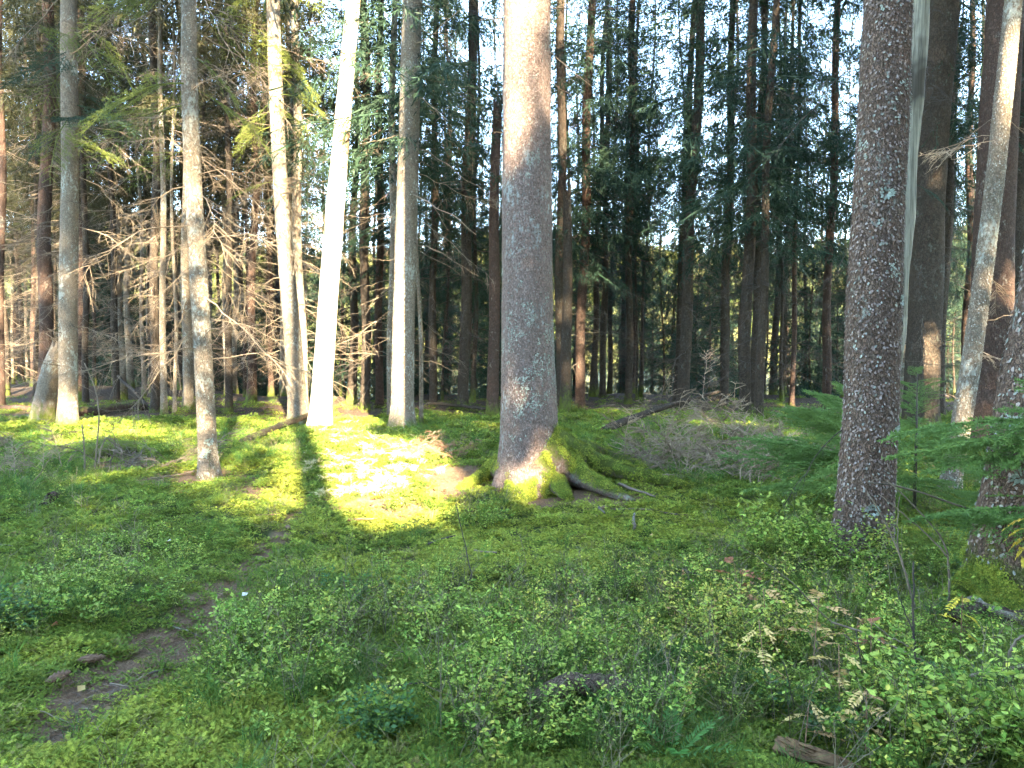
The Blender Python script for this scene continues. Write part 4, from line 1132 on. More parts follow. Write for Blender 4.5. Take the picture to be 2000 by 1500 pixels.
root, p0, pts = log_obj('fallen_log', 'fallen dead spruce top with broken limbs behind the brush', 'log', (1180, 848), (1405, 765), 0.07, 0.025, 'bark_far', 0.02, onray=13.2, seed=1)
rr = random.Random(3)
for i in range(18):
    t = 0.3 + 0.68 * i / 18.0; q = pts[int(t * 21)] - p0
    e = Euler((rr.uniform(-.5, .5), rr.uniform(-1.2, 0.7), rr.uniform(-1.4, 1.4)))
    obj('dead_branch', (DEAD_TAN if i % 2 else DEAD_GREY)[i % 8], root, loc=q, rot=e, scale=rr.uniform(0.25, 0.62))
for d in (0.012,):
    mb = MB(); k = np.arange(20) / 20 * 6.283; ax = unit(pts[0] - pts[1]); u = unit(np.cross(ax, [0, 0, 1.0])); w = np.cross(ax, u)
    ring = (np.cos(k)[:, None] * u + np.sin(k)[:, None] * w) * 0.06 + ax * 0.045
    mb.add(np.vstack([ring, [ax * 0.04]]), None, [[20, i, (i + 1) % 20] for i in range(20)])
    obj('cut_end', mb.mesh('cut_end', M['wood_rot']), root)
log_obj('fallen_log', 'reddish mossy log propped against the half-shaded leaning trunk', 'log', (475, 872), (630, 820), .065, .05, 'bark_far', 0.02, 0.10, seed=2, moss=.12)
log_obj('fallen_log', 'dark rotting log lying behind the straight pale trunk', 'log', (150, 812), (285, 800), .11, .08, 'bark_red', seed=3, moss=.25)
log_obj('fallen_log', 'brown fallen pole at the left edge of the wood', 'log', (-20, 806), (60, 800), .08, .07, 'bark_red', seed=4)
log_obj('fallen_log', 'thin dark pole fallen between half-lit trunk and central spruce', 'log', (835, 798), (955, 806), .04, .03, 'bark_far', 0.1, 0.1, seed=5)
log_obj('fallen_log', 'old moss-covered log among the left twigs', 'log', (175, 900), (262, 890), .13, .10, 'bark_far', seed=6, moss=.7)
log_obj('fallen_log', 'short dark branch end in shade below the pale trunk', 'log', (92, 868), (160, 846), .06, .05, 'bark_far', seed=7)
log_obj('fallen_log', 'thin pole leaning across the dark stand at left', 'log', (292, 800), (232, 735), .05, .035, 'bark_far', 0, 0, seed=8, onray=20)
log_obj('fallen_log', 'half-buried brown branch under the bilberries at the bottom', 'log', (1020, 1400), (1268, 1388), .045, .035, 'bark_right', .02, .03, .05, seed=9)
rlog, rp0, rpts = log_obj('rotten_log', 'orange crumbling rotten log in the lower right corner', 'log', (1520, 1478), (1690, 1506), .040, .036, 'wood_rot', .0, .0, .01, seed=10, sink=.3, jag=.03)
rngx = np.random.default_rng(99); mb = MB(); ax = unit(rpts[-1] - rpts[0]); u_ = unit(np.cross(ax, [0, 0, 1.0])); w_ = np.cross(u_, ax)
for i in range(150):
    th_ = rngx.uniform(0, 6.28); rr_ = .052 * rngx.uniform(.75, 1.1); c0 = rpts[0] + (rpts[-1] - rpts[0]) * rngx.uniform(-.05, .85) + (u_ * math.cos(th_) + w_ * math.sin(th_)) * rr_ - rp0
    L_ = rngx.uniform(.05, .20); d_ = unit(ax + rngx.normal(0, .07, 3)); t_ = np.linspace(0, 1, 4)
    mb.tube(c0 + d_ * (L_ * t_)[:, None] + rngx.normal(0, .003, (4, 3)), rngx.uniform(.004, .012) * np.array([.6, 1, .8, .15]), 5)
tag(obj('splinters', mb.mesh('splinters', M['wood_rot'], False), rlog), kind='stuff')
log_obj('fallen_log', 'weathered stick lying at the foot of the right edge tree', 'log', (1890, 1190), (1998, 1235), .022, .016, 'bark_grey', .03, .05, seed=11)
log_obj('fallen_log', 'brown debris log beneath the right edge tree', 'log', (1850, 1215), (2010, 1218), .05, .04, 'bark_red', 0, 0, seed=12)
log_obj('stump', 'small dark stump in the bilberries at the left edge', 'stump', (88, 992), (90, 970), .05, .04, 'bark_red', -.02, 0.1, seed=13, onray=float(ground_hit(88, 992)[1]))
STICKS = [((1236, 1040), (1246, 1012), 9, 'bark_grey', 'thick grey stick end on the bright moss'), ((838, 1070), (893, 1052), 5, 'twig_dark', 'brown stick on moss left of the sun fleck'),
          ((925, 1082), (970, 1086), 5, 'twig_tan', 'pale wood chip beside the small sun fleck'), ((338, 1230), (386, 1248), 3.5, 'wood_grey', 'pale broken twig at the bend of the path'),
          ((640, 1385), (925, 1335), 6, 'twig_dark', 'long thin branch lying across the lower bilberries'), ((290, 1325), (378, 1302), 4.5, 'twig_dark', 'short dark twig along the path edge'),
          ((0, 1071), (26, 1073), 4, 'wood_grey', 'pale twig at the left margin'), ((462, 1212), (502, 1188), 4, 'twig_dark', 'bent twig where the path narrows'),
          ((1205, 952), (1278, 982), 7, 'twig_tan', 'pale split stick beside the mossy root'), ((1170, 998), (1180, 1010), 6, 'twig_dark', 'dark stub on moss right of the roots'),
          ((500, 1012), (545, 1008), 3, 'twig_red', 'reddish twig on sunlit moss'), ((680, 1022), (735, 1020), 6, 'twig_red', 'reddish stick below the shadow\'s edge'),
          ((380, 925), (300, 938), 4, 'twig_tan', 'tan stick by the slender trunk\'s foot'), ((250, 920), (300, 880), 4, 'twig_tan', 'leaning tan stick in the twig heap'),
          ((1195, 1000), (1345, 1008), 4, 'twig_tan', 'long thin twig under the grey brush'), ((1420, 1140), (1330, 1110), 3, 'twig_dark', 'dark twig in the middle bilberries'),
          ((1090, 1225), (1125, 1160), 4, 'twig_dark', 'slanting twig left of the reddish seedling'), ((560, 1460), (600, 1440), 4, 'twig_dark', 'dark twig near the bottom moss'),
          ((70, 1395), (150, 1420), 3, 'twig_tan', 'thin pale twig in the lower left moss'), ((215, 1345), (255, 1350), 4, 'twig_tan', 'curved pale twig on the path soil')]
for i, (a, b, w, mat, lab) in enumerate(STICKS):
    p0 = ground_hit(*a, g); p1 = ground_hit(*b, g); rng = np.random.default_rng(500 + i)
    r = w * (p0[1]) / F / 2; m = 8; t = np.linspace(0, 1, m)
    pts = p0 + (p1 - p0) * t[:, None] + np.cumsum(rng.normal(0, 0.02, (m, 3)), 0) * np.linalg.norm(p1 - p0) * [1, 1, .3]
    pts[:, 2] = np.maximum(pts[:, 2], g(pts[:, 0], pts[:, 1])) + r + 0.018
    mb = MB(); mb.tube(pts - p0, r * (1 - .45 * t), 6)
    tag(obj('stick', mb.mesh('stick', M[mat], True), loc=p0), lab, 'stick', 'loose sticks on the moss')

def brush(label, cx, cy, rx, ry, h, cnt, meshes, smin, smax, seed, group='heaps of dead twigs', up=(0.1, 0.8), name='brush_pile'):
    rng = random.Random(seed); c = ground_hit(cx, cy, g); root = empty(name, c, label, 'brush pile', group)
    for i in range(cnt):
        a = rng.uniform(0, 6.28); q = math.sqrt(rng.random())
        x = c[0] + math.cos(a) * q * rx; y = c[1] + math.sin(a) * q * ry
        z = float(g(x, y)) + rng.random() * h * (1 - q * q) 
        e = (Matrix.Rotation(rng.uniform(0, 6.28), 3, 'Z') @ Matrix.Rotation(-rng.uniform(*up), 3, 'Y') @ Matrix.Rotation(rng.uniform(-1, 1), 3, 'X')).to_euler()
        obj('dead_branch', meshes[i % len(meshes)], root, loc=(x - c[0], y - c[1], z - c[2]), rot=e, scale=rng.uniform(smin, smax))
brush('large grey heap of dead spruce twigs right of the mossy roots', 1375, 930, 1.1, .75, .55, 100, BRUSH, .35, .75, 1, up=(-.1, 1.2))
brush('small reddish tangle of dead twigs in front of the half-lit trunk', 830, 890, .42, .4, .10, 26, DEAD_RED + DEAD_GREY[:2], .2, .38, 2, up=(.0, .8))
brush('loose brown twig heap left of the slender trunk', 285, 915, .85, .35, .06, 34, BRUSH_TAN, .25, .62, 3, up=(-.15, 1.0))
brush('sparse dry twigs under the young spruce by the dark brown trunk', 1580, 930, .6, .5, .2, 20, BRUSH, .35, .6, 4, up=(-.3, .5))
brush('pale antler-like root twigs between white and half-lit trunks', 718, 845, .2, .15, .03, 6, DEAD_BARE, .25, .4, 5, up=(.2, 1.0))
brush('thin dry stalks standing at the left edge', 40, 930, .5, .4, .05, 14, BRUSH, .25, .5, 6, up=(.5, 1.3))

# ------------------------------------------------------------------ young spruces near the viewer
def sapling(label, px, D, h, nb, L0, seed, meshes, zlo=0.12, azr=(0, 360)):
    rng = random.Random(seed); q = P(px, 800, D); z = float(g(q[0], D)); root = empty('young_spruce', (q[0], D, z), label, 'young spruce', 'young spruces near the path')
    mb = MB(); mb.tube(np.array([(0, 0, -.05), (.01, .01, h * .5), (0, 0, h)]), [0.018, .012, .003], 7)
    obj('stem', mb.mesh('stem', M['twig_dark']), root)
    for i in range(nb):
        t = i / nb; zz = zlo + (h - zlo) * t ** 0.9; L = L0 * (1 - t) ** 0.75 * rng.uniform(.75, 1.1) + .10
        e = (Matrix.Rotation(math.radians(rng.uniform(*azr)), 3, 'Z') @ Matrix.Rotation(-rng.uniform(-.1, .45) - .5 * t * t, 3, 'Y') @ Matrix.Rotation(rng.uniform(-.4, .4), 3, 'X')).to_euler()
        obj('bough', meshes[i % len(meshes)], root, loc=(0, 0, zz), rot=e, scale=L / .75)
sapling('fresh green young spruce reaching in at the right edge', 2090, 4.3, 1.6, 14, .75, 1, BOUGH, .45, (100, 300))
for i, (zz, az, L) in enumerate(((1.16, 178, 1.0), (1.10, 190, .8), (1.02, 172, .95), (.94, 184, .85), (.66, 176, .85), (.6, 186, .7))):
    ys = [o for o in COL.objects if o.name.startswith('young_spruce') and o.get('category') == 'young spruce'][-1]
    obj('bough', BOUGH[i % 4], ys, loc=(0, 0, zz), rot=(random.uniform(-.25, .25), -.02, math.radians(az)), scale=L / .75)
sapling('small green spruce behind the dark brown trunk', 1790, 7.2, 1.35, 30, .6, 2, BOUGH, .25)
sapling('drooping young spruce peeping out left of the dark brown trunk', 1668, 6.9, 1.15, 40, 1.1, 3, BOUGH, .3, (90, 270))
sapling('tiny spruce seedling in grass below the slanting grey trunk', 1935, 6.6, .55, 16, .45, 4, BOUGH, .08)

# ------------------------------------------------------------------ bilberry, moss, grass
GREEN, PALE, YEL, BLUE, BRN = (0.125, 0.205, 0.030), (0.260, 0.325, 0.060), (0.42, 0.39, 0.070), (0.060, 0.130, 0.045), (0.30, 0.17, 0.07)
def sprig(rng, pal, h=0.21, stems=4, leaves=15, ll=(0.014, 0.027), stemtint=(0.06, 0.085, 0.02), spread=0.5, hw=0.30):
    mb = MB()
    for s in range(stems):
        az = rng.uniform(0, 6.28); tilt = rng.uniform(0.05, spread); hh = h * rng.uniform(.6, 1.15); t = np.linspace(0, 1, 6)
        d = np.array([math.cos(az) * tilt, math.sin(az) * tilt, 1.0])
        pts = d * (hh * t)[:, None] + np.cumsum(rng.normal(0, 0.02, (6, 3)), 0) * hh; pts -= pts[0]
        pts += rng.normal(0, .02, 3) * [1, 1, 0]
        mb.tube(pts, 0.0016 * (1 - .6 * t), 3, a=stemtint, cap=False)
        runs = [(pts, t)]
        for b in range(4):
            u = rng.uniform(.3, .85); p = np.array([np.interp(u, t, pts[:, c]) for c in range(3)])
            a2 = rng.uniform(0, 6.28); d2 = unit(np.array([math.cos(a2), math.sin(a2), rng.uniform(.3, 1.0)])); l2 = hh * rng.uniform(.25, .5)
            sp = p + d2 * (l2 * t)[:, None]; mb.tube(sp, 0.0011 * (1 - .5 * t), 3, a=stemtint, cap=False); runs.append((sp, t))
        for sp, tt in runs:
            n = leaves // 3 if sp is not pts else leaves // 2
            n = max(3, n)
            u = rng.uniform(.25, 1, n); p = np.stack([np.interp(u, tt, sp[:, c]) for c in range(3)], 1)
            a3 = rng.uniform(0, 6.28, n); d3 = unit(np.stack([np.cos(a3), np.sin(a3), rng.uniform(-.15, .75, n)], 1))
            L = rng.uniform(*ll, n)
            col = np.array([pal[k] for k in rng.integers(0, len(pal), n)]) * rng.uniform(.75, 1.2, (n, 1))
            mb.ribbons(p, d3, L, L * hw, side=np.array([0, 0, 1.0]) + rng.normal(0, .45, (n, 3)), a=col, fold=0.25, peak=.48)
    return mb
rgs = [np.random.default_rng(600 + i) for i in range(14)]
BB = [sprig(rgs[0], [GREEN, GREEN, PALE]), sprig(rgs[1], [GREEN, PALE, PALE]), sprig(rgs[2], [GREEN, GREEN, GREEN, YEL]), sprig(rgs[3], [PALE, PALE, YEL], h=.27),
      sprig(rgs[4], [YEL, PALE, YEL, BRN], h=.25, leaves=12), sprig(rgs[5], [BLUE, BLUE, GREEN], h=.16, leaves=20), sprig(rgs[6], [GREEN, PALE], h=.2, leaves=8, stems=6),
      sprig(rgs[7], [PALE, GREEN], h=.3, leaves=18, ll=(.018, .032))]
BBM = [b.mesh('sprig_%d' % i, M['leaf'], False, tint=True) for i, b in enumerate(BB)]

def grass_tuft(rng, n=26, h=.2, col=(0.06, 0.12, 0.02), w=.0016, bend=.9):
    mb = MB()
    a = rng.uniform(0, 6.28, n); t0 = rng.uniform(.1, .5, n)
    d = np.stack([np.cos(a) * t0, np.sin(a) * t0, np.ones(n)], 1); L = h * rng.uniform(.5, 1.1, n)
    p = rng.normal(0, .03, (n, 3)) * [1, 1, 0]
    cl = np.array(col) * rng.uniform(.7, 1.4, (n, 1))
    mb.ribbons(p, d, L * .6, w, a=cl, peak=.7)
    p2 = p + unit(d) * (L * .5)[:, None]; d2 = unit(d + np.stack([np.cos(a), np.sin(a), -0.3 + 0 * a], 1) * bend)
    mb.ribbons(p2, d2, L * .55, w, a=cl, peak=.3)
    return mb
GT = [grass_tuft(np.random.default_rng(650)).mesh('tuft0', M['leaf'], False, tint=True), grass_tuft(np.random.default_rng(651), 34, .26, (0.045, 0.10, 0.022)).mesh('tuft1', M['leaf'], False, tint=True),
      grass_tuft(np.random.default_rng(652), 18, .22, (0.20, 0.17, 0.07)).mesh('tuft2', M['leaf'], False, tint=True)]

def moss_clump(rng, pal, R=.085, n=46, lift=.02):
    mb = MB()
    a = rng.uniform(0, 6.28, n); rr = R * np.sqrt(rng.random(n))
    c = np.stack([np.cos(a) * rr, np.sin(a) * rr, lift * (1 - (rr / R) ** 2) + rng.uniform(-.006, .008, n)], 1)
    col = np.array([pal[k] for k in rng.integers(0, len(pal), n)]) * rng.uniform(.6, 1.25, (n, 1))
    az = rng.uniform(0, 6.28, n); ax = np.stack([np.cos(az), np.sin(az), rng.uniform(.1, .8, n)], 1)
    ax = unit(ax); L = rng.uniform(.018, .036, n)
    mb.ribbons(c, ax, L, .0028, side=np.array([0, 0, 1.0]) + rng.normal(0, .3, (n, 3)), a=col)
    for u in (.15, .35, .55, .75):
        for s in (-1, 1):
            sd = unit(np.cross(ax, np.array([0, 0, 1.0]))) * s
            d = unit(ax * .8 + sd + np.array([0, 0, .15]) + rng.normal(0, .12, (n, 3)))
            mb.ribbons(c + ax * (L * u)[:, None], d, L * (.55 - .35 * u), .0022, side=np.array([0, 0, 1.0]) + rng.normal(0, .3, (n, 3)), a=col * (1 + .25 * u))
    return mb
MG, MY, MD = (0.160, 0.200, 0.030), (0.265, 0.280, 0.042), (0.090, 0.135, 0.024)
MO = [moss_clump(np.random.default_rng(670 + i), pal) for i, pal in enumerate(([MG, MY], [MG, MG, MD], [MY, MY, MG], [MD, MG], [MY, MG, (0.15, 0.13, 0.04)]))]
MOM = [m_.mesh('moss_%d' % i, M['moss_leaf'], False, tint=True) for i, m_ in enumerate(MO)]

def wedge(n, y0, y1, w=0.74, power=1.0, seed=0):
    rng = np.random.default_rng(seed)
    y = np.exp(rng.uniform(math.log(y0), math.log(y1), n)); x = rng.uniform(-w, w, n) * y
    return x, y, rng
def slope_rot(x, y, rng, amp=.2):
    e = .08; dx = (g(x + e, y) - g(x - e, y)) / (2 * e); dy = (g(x, y + e) - g(x, y - e)) / (2 * e)
    return np.stack([np.arctan(dy) + rng.normal(0, amp, len(x)), -np.arctan(dx) + rng.normal(0, amp, len(x)), rng.uniform(0, 6.28, len(x))], 1)
def ell(px, py, L, jit):
    m = np.zeros_like(px)
    for cx, cy, rx, ry, s in L:
        m = np.maximum(m, s * (1 - sst(.65, 1.15, np.hypot((px - cx) / rx, (py - cy) / ry) + jit)))
    return m

NOB = [(1300, 1030, 260, 48, 1), (1110, 935, 260, 62, 1), (880, 930, 110, 40, 1), (1200, 1025, 330, 40, .85), (620, 1030, 200, 90, .8), (200, 1440, 260, 120, .85), (700, 900, 150, 40, .6), (900, 1085, 170, 30, .5), (1390, 935, 200, 60, .9), (1850, 955, 70, 34, 1), (1680, 1080, 60, 30, .7)]
BIL = [(1500, 1250, 460, 190, 1.0), (1820, 1430, 300, 130, 1), (950, 1200, 330, 95, .85), (1150, 1360, 380, 160, .8), (720, 1230, 280, 90, .65), (230, 1140, 180, 85, .9), (60, 950, 140, 100, .8),
       (930, 1010, 70, 25, .9), (1560, 1060, 110, 50, .9), (1700, 1110, 100, 40, .9), (330, 880, 170, 40, .6), (520, 1330, 170, 90, .55), (1380, 1110, 200, 26, .4), (40, 1240, 90, 60, .7), (1380, 880, 330, 70, .6),
       (860, 890, 100, 40, .5), (760, 985, 60, 25, .7), (560, 880, 120, 40, .6), (1700, 950, 260, 60, .5), (240, 1010, 260, 40, .35), (900, 1460, 420, 60, .45), (1950, 1180, 120, 60, .4)]
x, y, rng = wedge(44000, 2.0, 24, seed=1)
lm = litter_mask(x, y); pxm, pym = project(x, y, g(x, y))
k = (rng.random(len(x)) > lm * .95) & (rng.random(len(x)) > .55 * ell(pxm, pym, BIL[:6] + [BIL[15]], .3 * vnoise(x / .45, y / .45, 0, 44)))
x, y = x[k], y[k]
ny = vnoise(x / .9, y / .9, 0, 41) + .6 * vnoise(x / .3, y / .3, 0, 42)
pxm, pym = project(x, y, g(x, y))
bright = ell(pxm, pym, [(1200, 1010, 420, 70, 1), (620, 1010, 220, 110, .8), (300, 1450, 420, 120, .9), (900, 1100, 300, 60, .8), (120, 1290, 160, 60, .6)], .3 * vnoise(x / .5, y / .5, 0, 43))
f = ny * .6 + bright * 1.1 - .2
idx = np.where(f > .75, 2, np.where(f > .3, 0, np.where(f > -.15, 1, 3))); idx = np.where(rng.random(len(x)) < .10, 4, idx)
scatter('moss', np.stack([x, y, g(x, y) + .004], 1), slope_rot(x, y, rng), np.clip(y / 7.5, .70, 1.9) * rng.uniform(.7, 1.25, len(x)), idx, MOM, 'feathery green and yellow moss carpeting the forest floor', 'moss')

x, y, rng = wedge(30000, 2.0, 24, seed=2)
pxm, pym = project(x, y, g(x, y))
dn = ell(pxm, pym, BIL, .30 * vnoise(x / .45, y / .45, 0, 44)) * (1 - .9 * litter_mask(x, y)) * (1 - .95 * path_mask(x, y, 1.7)) * (1 - ell(pxm, pym, NOB, .2 * vnoise(x / .4, y / .4, 0, 48))) + .012
k = rng.random(len(x)) < dn * .135
x, y, pxm, pym = x[k], y[k], pxm[k], pym[k]
nz = vnoise(x / .6, y / .6, 0, 45)
yel = ell(pxm, pym, [(1430, 1230, 160, 170, 1), (1350, 1150, 160, 50, 1), (1850, 1430, 220, 90, .6), (1130, 1230, 180, 70, .7), (1650, 1250, 160, 90, .6), (800, 1200, 120, 40, .4)], .3 * nz)
blu = ell(pxm, pym, [(1830, 1180, 120, 60, 1), (1900, 1380, 120, 60, .9), (1560, 1430, 110, 60, .7), (30, 1220, 70, 50, .9), (740, 1440, 40, 30, 1), (700, 1170, 160, 40, .6)], .3 * nz)
u = rng.random(len(x))
idx = np.where(u < blu * .8, 5, np.where(u < yel * .9, rng.choice([3, 4, 4, 2], len(x)), rng.choice([0, 1, 1, 3, 2, 6, 6, 7], len(x))))
scatter('bilberry_undergrowth', np.stack([x, y, g(x, y) + .005], 1), slope_rot(x, y, rng, .12), np.where(y < 5, .95, .8) * rng.uniform(.5, 1.05, len(x)), idx, BBM, 'leafy bilberry undergrowth turning yellow in places', 'undergrowth')

GRS = [(1120, 1430, 320, 90, 1), (1500, 890, 220, 70, .9), (1300, 1400, 250, 90, .7), (60, 930, 130, 80, .8), (1830, 930, 200, 90, .6), (700, 1400, 300, 100, .35), (1200, 870, 200, 50, .5), (880, 850, 120, 30, .5), (420, 880, 250, 40, .4)]
x, y, rng = wedge(14000, 2.0, 22, seed=3)
pxm, pym = project(x, y, g(x, y))
dn = ell(pxm, pym, GRS, .35 * vnoise(x / .4, y / .4, 0, 46)) + .04
k = rng.random(len(x)) < dn * .55 * (1 - .8 * litter_mask(x, y))
x, y = x[k], y[k]
scatter('grass', np.stack([x, y, g(x, y)], 1), slope_rot(x, y, rng, .1), np.clip(.7 + y / 25, .7, 1.3) * rng.uniform(.6, 1.1, len(x)), rng.choice(3, len(x), p=[.40, .36, .24]), GT, 'wispy dark green grass among the bilberries', 'grass')

def stalks(rng, n, h, cols):
    mb = MB()
    for i in range(n):
        a = rng.uniform(0, 6.28); t = np.linspace(0, 1, 5); hh = h * rng.uniform(.5, 1.1); lean = rng.uniform(.1, .7)
        pts = np.stack([np.cos(a) * lean * hh * t ** 1.5, np.sin(a) * lean * hh * t ** 1.5, hh * t], 1) + np.cumsum(rng.normal(0, .015, (5, 3)), 0) * h; pts += rng.normal(0, .03, 3) * [1, 1, 0]
        c = cols[rng.integers(0, len(cols))]
        mb.tube(pts, .0019 * (1 - .6 * t), 3, a=c, cap=False)
        for j in range(4):
            u = rng.uniform(.35, .95); p = np.array([np.interp(u, t, pts[:, q]) for q in range(3)]); d = unit(np.array([math.cos(a + j * 2), math.sin(a + j * 2), rng.uniform(.3, 1)])); l = hh * rng.uniform(.15, .35)
            mb.tube(np.stack([p, p + d * l * .5, p + d * l + [0, 0, .01]]), [.0013, .001, .0006], 3, a=c, cap=False)
    return mb.mesh('stalks', M['leaf'], False, tint=True)
SK = [stalks(np.random.default_rng(660 + i), 5, .30, [(0.11, 0.085, 0.055), (0.20, 0.155, 0.10), (0.07, 0.085, 0.03)]) for i in range(3)]
POOL_STRAW = [grass_tuft(np.random.default_rng(655 + i), 40, .16, (0.42, 0.36, 0.19), w=.003, bend=1.6).mesh('straw', M['leaf'], False, tint=True) for i in range(2)]  # dry straw, kept pale so its colour whitens the sun pool
x, y, rng = wedge(14000, 2.0, 20, seed=5)
pxm, pym = project(x, y, g(x, y))
dn = ell(pxm, pym, BIL, .3 * vnoise(x / .35, y / .35, 0, 51)) * .085 + .01
st = ell(pxm, pym, [(745, 920, 125, 62, .8), (690, 855, 70, 25, .6)], .5 * vnoise(x / .35, y / .35, 0, 52)) * .75  # where the pale straw brightens the sun pool
u = rng.random(len(x)); iss = u < st; k = (u < np.maximum(dn, st)) & (path_mask(x, y, 1.3) < .4)
scatter('dry_stalks', np.stack([x, y, g(x, y)], 1)[k], slope_rot(x[k], y[k], rng, .15), rng.uniform(.55, 1.1, k.sum()), np.where(iss[k], rng.integers(3, 5, k.sum()), rng.integers(0, 3, k.sum())), SK + POOL_STRAW, 'dry bare stalks among moss and bilberry, pale straw whitening the sun pool', 'stalks')

# needle litter, twig bits and dead leaves
def litter_bit(rng, n, L, w, cols):
    mb = MB(); a = rng.uniform(0, 6.28, n); p = rng.normal(0, .05, (n, 3)) * [1, 1, .06] + [0, 0, .008]
    d = np.stack([np.cos(a), np.sin(a), rng.normal(0, .15, n)], 1)
    mb.ribbons(p, d, L * rng.uniform(.4, 1.2, n), w, side=np.array([0, 0, 1.0]) + rng.normal(0, .3, (n, 3)), a=np.array([cols[k] for k in rng.integers(0, len(cols), n)]), peak=.5)
    return mb.mesh('litter', M['leaf'], False, tint=True)
LB = [litter_bit(np.random.default_rng(690), 40, .035, .0016, [(0.16, 0.085, 0.045), (0.10, 0.055, 0.03), (0.23, 0.14, 0.08)]), litter_bit(np.random.default_rng(691), 10, .10, .003, [(0.17, 0.12, 0.08), (0.09, 0.06, 0.04)]),
      litter_bit(np.random.default_rng(692), 4, .04, .014, [(0.24, 0.16, 0.08), (0.30, 0.22, 0.10), (0.15, 0.08, 0.04)])]
x, y, rng = wedge(24000, 2.2, 22, seed=4)
k = rng.random(len(x)) < litter_mask(x, y) * .85 + .035
x, y = x[k], y[k]
scatter('needle_litter', np.stack([x, y, g(x, y) + .002], 1), slope_rot(x, y, rng, .1), np.clip(y / 6, .8, 2) * rng.uniform(.7, 1.2, len(x)), rng.choice(3, len(x), p=[.66, .26, .08]), LB, 'brown spruce needle litter and twig crumbs on bare patches', 'litter')

# moss fur on the big tree's roots
def fur(key, name, cnt, seed, sel):
    dg = []; t = TREES[key]; rng = np.random.default_rng(seed)
    P_, R_ = [], []
    for ch in t['root'].children:
        if ch.name.split('.')[0] not in ('root', 'trunk'): continue
        me = ch.data; n = len(me.vertices); co = np.zeros(n * 3, np.float32); no = np.zeros(n * 3, np.float32); mo = np.zeros(n, np.float32)
        me.vertices.foreach_get('co', co); me.vertex_normals.foreach_get('vector', no); me.attributes['moss'].data.foreach_get('value', mo)
        co = co.reshape(-1, 3); no = no.reshape(-1, 3)
        isr = ch.name.startswith('root')
        k = np.where((mo > .62) & (no[:, 2] > -.1))[0]
        if len(k) == 0: continue
        k = rng.choice(k, cnt if isr else int(cnt * sel))
        P_.append(co[k] + rng.normal(0, .008, (len(k), 3)))
        for v in no[k]:
            q = Vector((0, 0, 1)).rotation_difference(Vector(v)); e = (q @ Euler((0, 0, rng.uniform(0, 6.28))).to_quaternion()).to_euler(); R_.append((e.x, e.y, e.z))
    P_ = np.vstack(P_); n = len(P_)
    scatter(name, P_, np.array(R_), rng.uniform(.35, .6, n), rng.choice([0, 1, 2], n), MOM, 'moss fur over the roots and foot', None, parent=t['root'])
fur('A', 'moss', 260, 31, 3.0)
fur('F', 'moss', 200, 32, 4.0)

# picked-out bilberry shrubs
def shrub(label, px, py, kinds, r, cnt, seed, sc_=1.0):
    rng = random.Random(seed); c = ground_hit(px, py, g); root = empty('bilberry_shrub', c, label, 'shrub', 'bilberry shrubs')
    for i in range(cnt):
        a = rng.uniform(0, 6.28); q = r * math.sqrt(rng.random()); x = c[0] + q * math.cos(a); y = c[1] + q * math.sin(a)
        obj('sprig', BBM[rng.choice(kinds)], root, loc=(x - c[0], y - c[1], float(g(x, y)) - c[2]), rot=(rng.uniform(-.15, .15), rng.uniform(-.15, .15), rng.uniform(0, 6.28)), scale=sc_ * rng.uniform(.8, 1.15))
shrub('round bilberry shrub on moss left of the big tree\'s needle patch', 770, 992, [6, 2], .2, 8, 1)
shrub('low bilberry shrub in front of the big tree', 925, 1028, [0, 6], .3, 12, 2)
shrub('tall pale bilberry shrub left of the dark brown trunk\'s foot', 1545, 1095, [7, 1], .3, 16, 3, 1.35)
shrub('bilberry shrub in front of the dark brown trunk\'s foot', 1650, 1135, [7, 1], .24, 9, 4, 1.0)
shrub('yellow-green bilberry shrub right of the dark brown trunk\'s foot', 1735, 1115, [3, 1], .15, 6, 5, 1.2)
shrub('dense bilberry shrub on the bank left of the path', 215, 1185, [1, 0, 6], .33, 16, 6, 1.05)
shrub('wispy bilberry shrub above the left bank', 255, 1090, [6], .3, 10, 7, 1.2)
shrub('yellow bilberry shrub amid the right undergrowth', 1420, 1260, [3, 4], .35, 20, 8, 1.1)
shrub('bright green bilberry shrub in the lower right corner', 1880, 1450, [7, 3], .35, 24, 9, 1.1)
shrub('blue-green lingonberry tuft at the bottom left of centre', 742, 1445, [5], .10, 7, 10)
shrub('blue-green lingonberry tuft at the left edge', 28, 1235, [5], .14, 9, 11, 1.1)
shrub('bushy bilberry shrub right of the path\'s bend', 520, 1270, [0, 1], .25, 12, 12, 1.0)

# ------------------------------------------------------------------ seedlings, fern, bare stems
def pinnate(rng, L, pairs, ll, tint, hw=.30, tip=True, droop=.3):
    mb = MB(); t = np.linspace(0, 1, 8); pts = np.stack([L * t, 0 * t, -droop * L * t ** 2], 1)
    mb.tube(pts, .0011 * (1 - .6 * t), 3, a=tuple(c * .7 for c in tint), cap=False)
    for i in range(pairs):
        u = .25 + .7 * i / pairs
        for s in (-1, 1):
            p = np.array([np.interp(u, t, pts[:, c]) for c in range(3)]); d = np.array([.55, s, rng.uniform(-.3, .15)])
            l = ll * (math.sin(.5 + 2.2 * (i + .5) / pairs)) * rng.uniform(.85, 1.1)
            mb.ribbons([p], [d], l, l * hw, side=np.array([[0, 0, 1.0]]) + rng.normal(0, .25, (1, 3)), a=np.array(tint) * rng.uniform(.75, 1.2), fold=.35, peak=.45)
    if tip: mb.ribbons([pts[-1]], [pts[-1] - pts[-2]], ll * .8, ll * .8 * hw, side=np.array([[0, 0, 1.0]]), a=tint, fold=.3)
    return mb.mesh('pinnate_leaf', M['leaf'], False, tint=True)
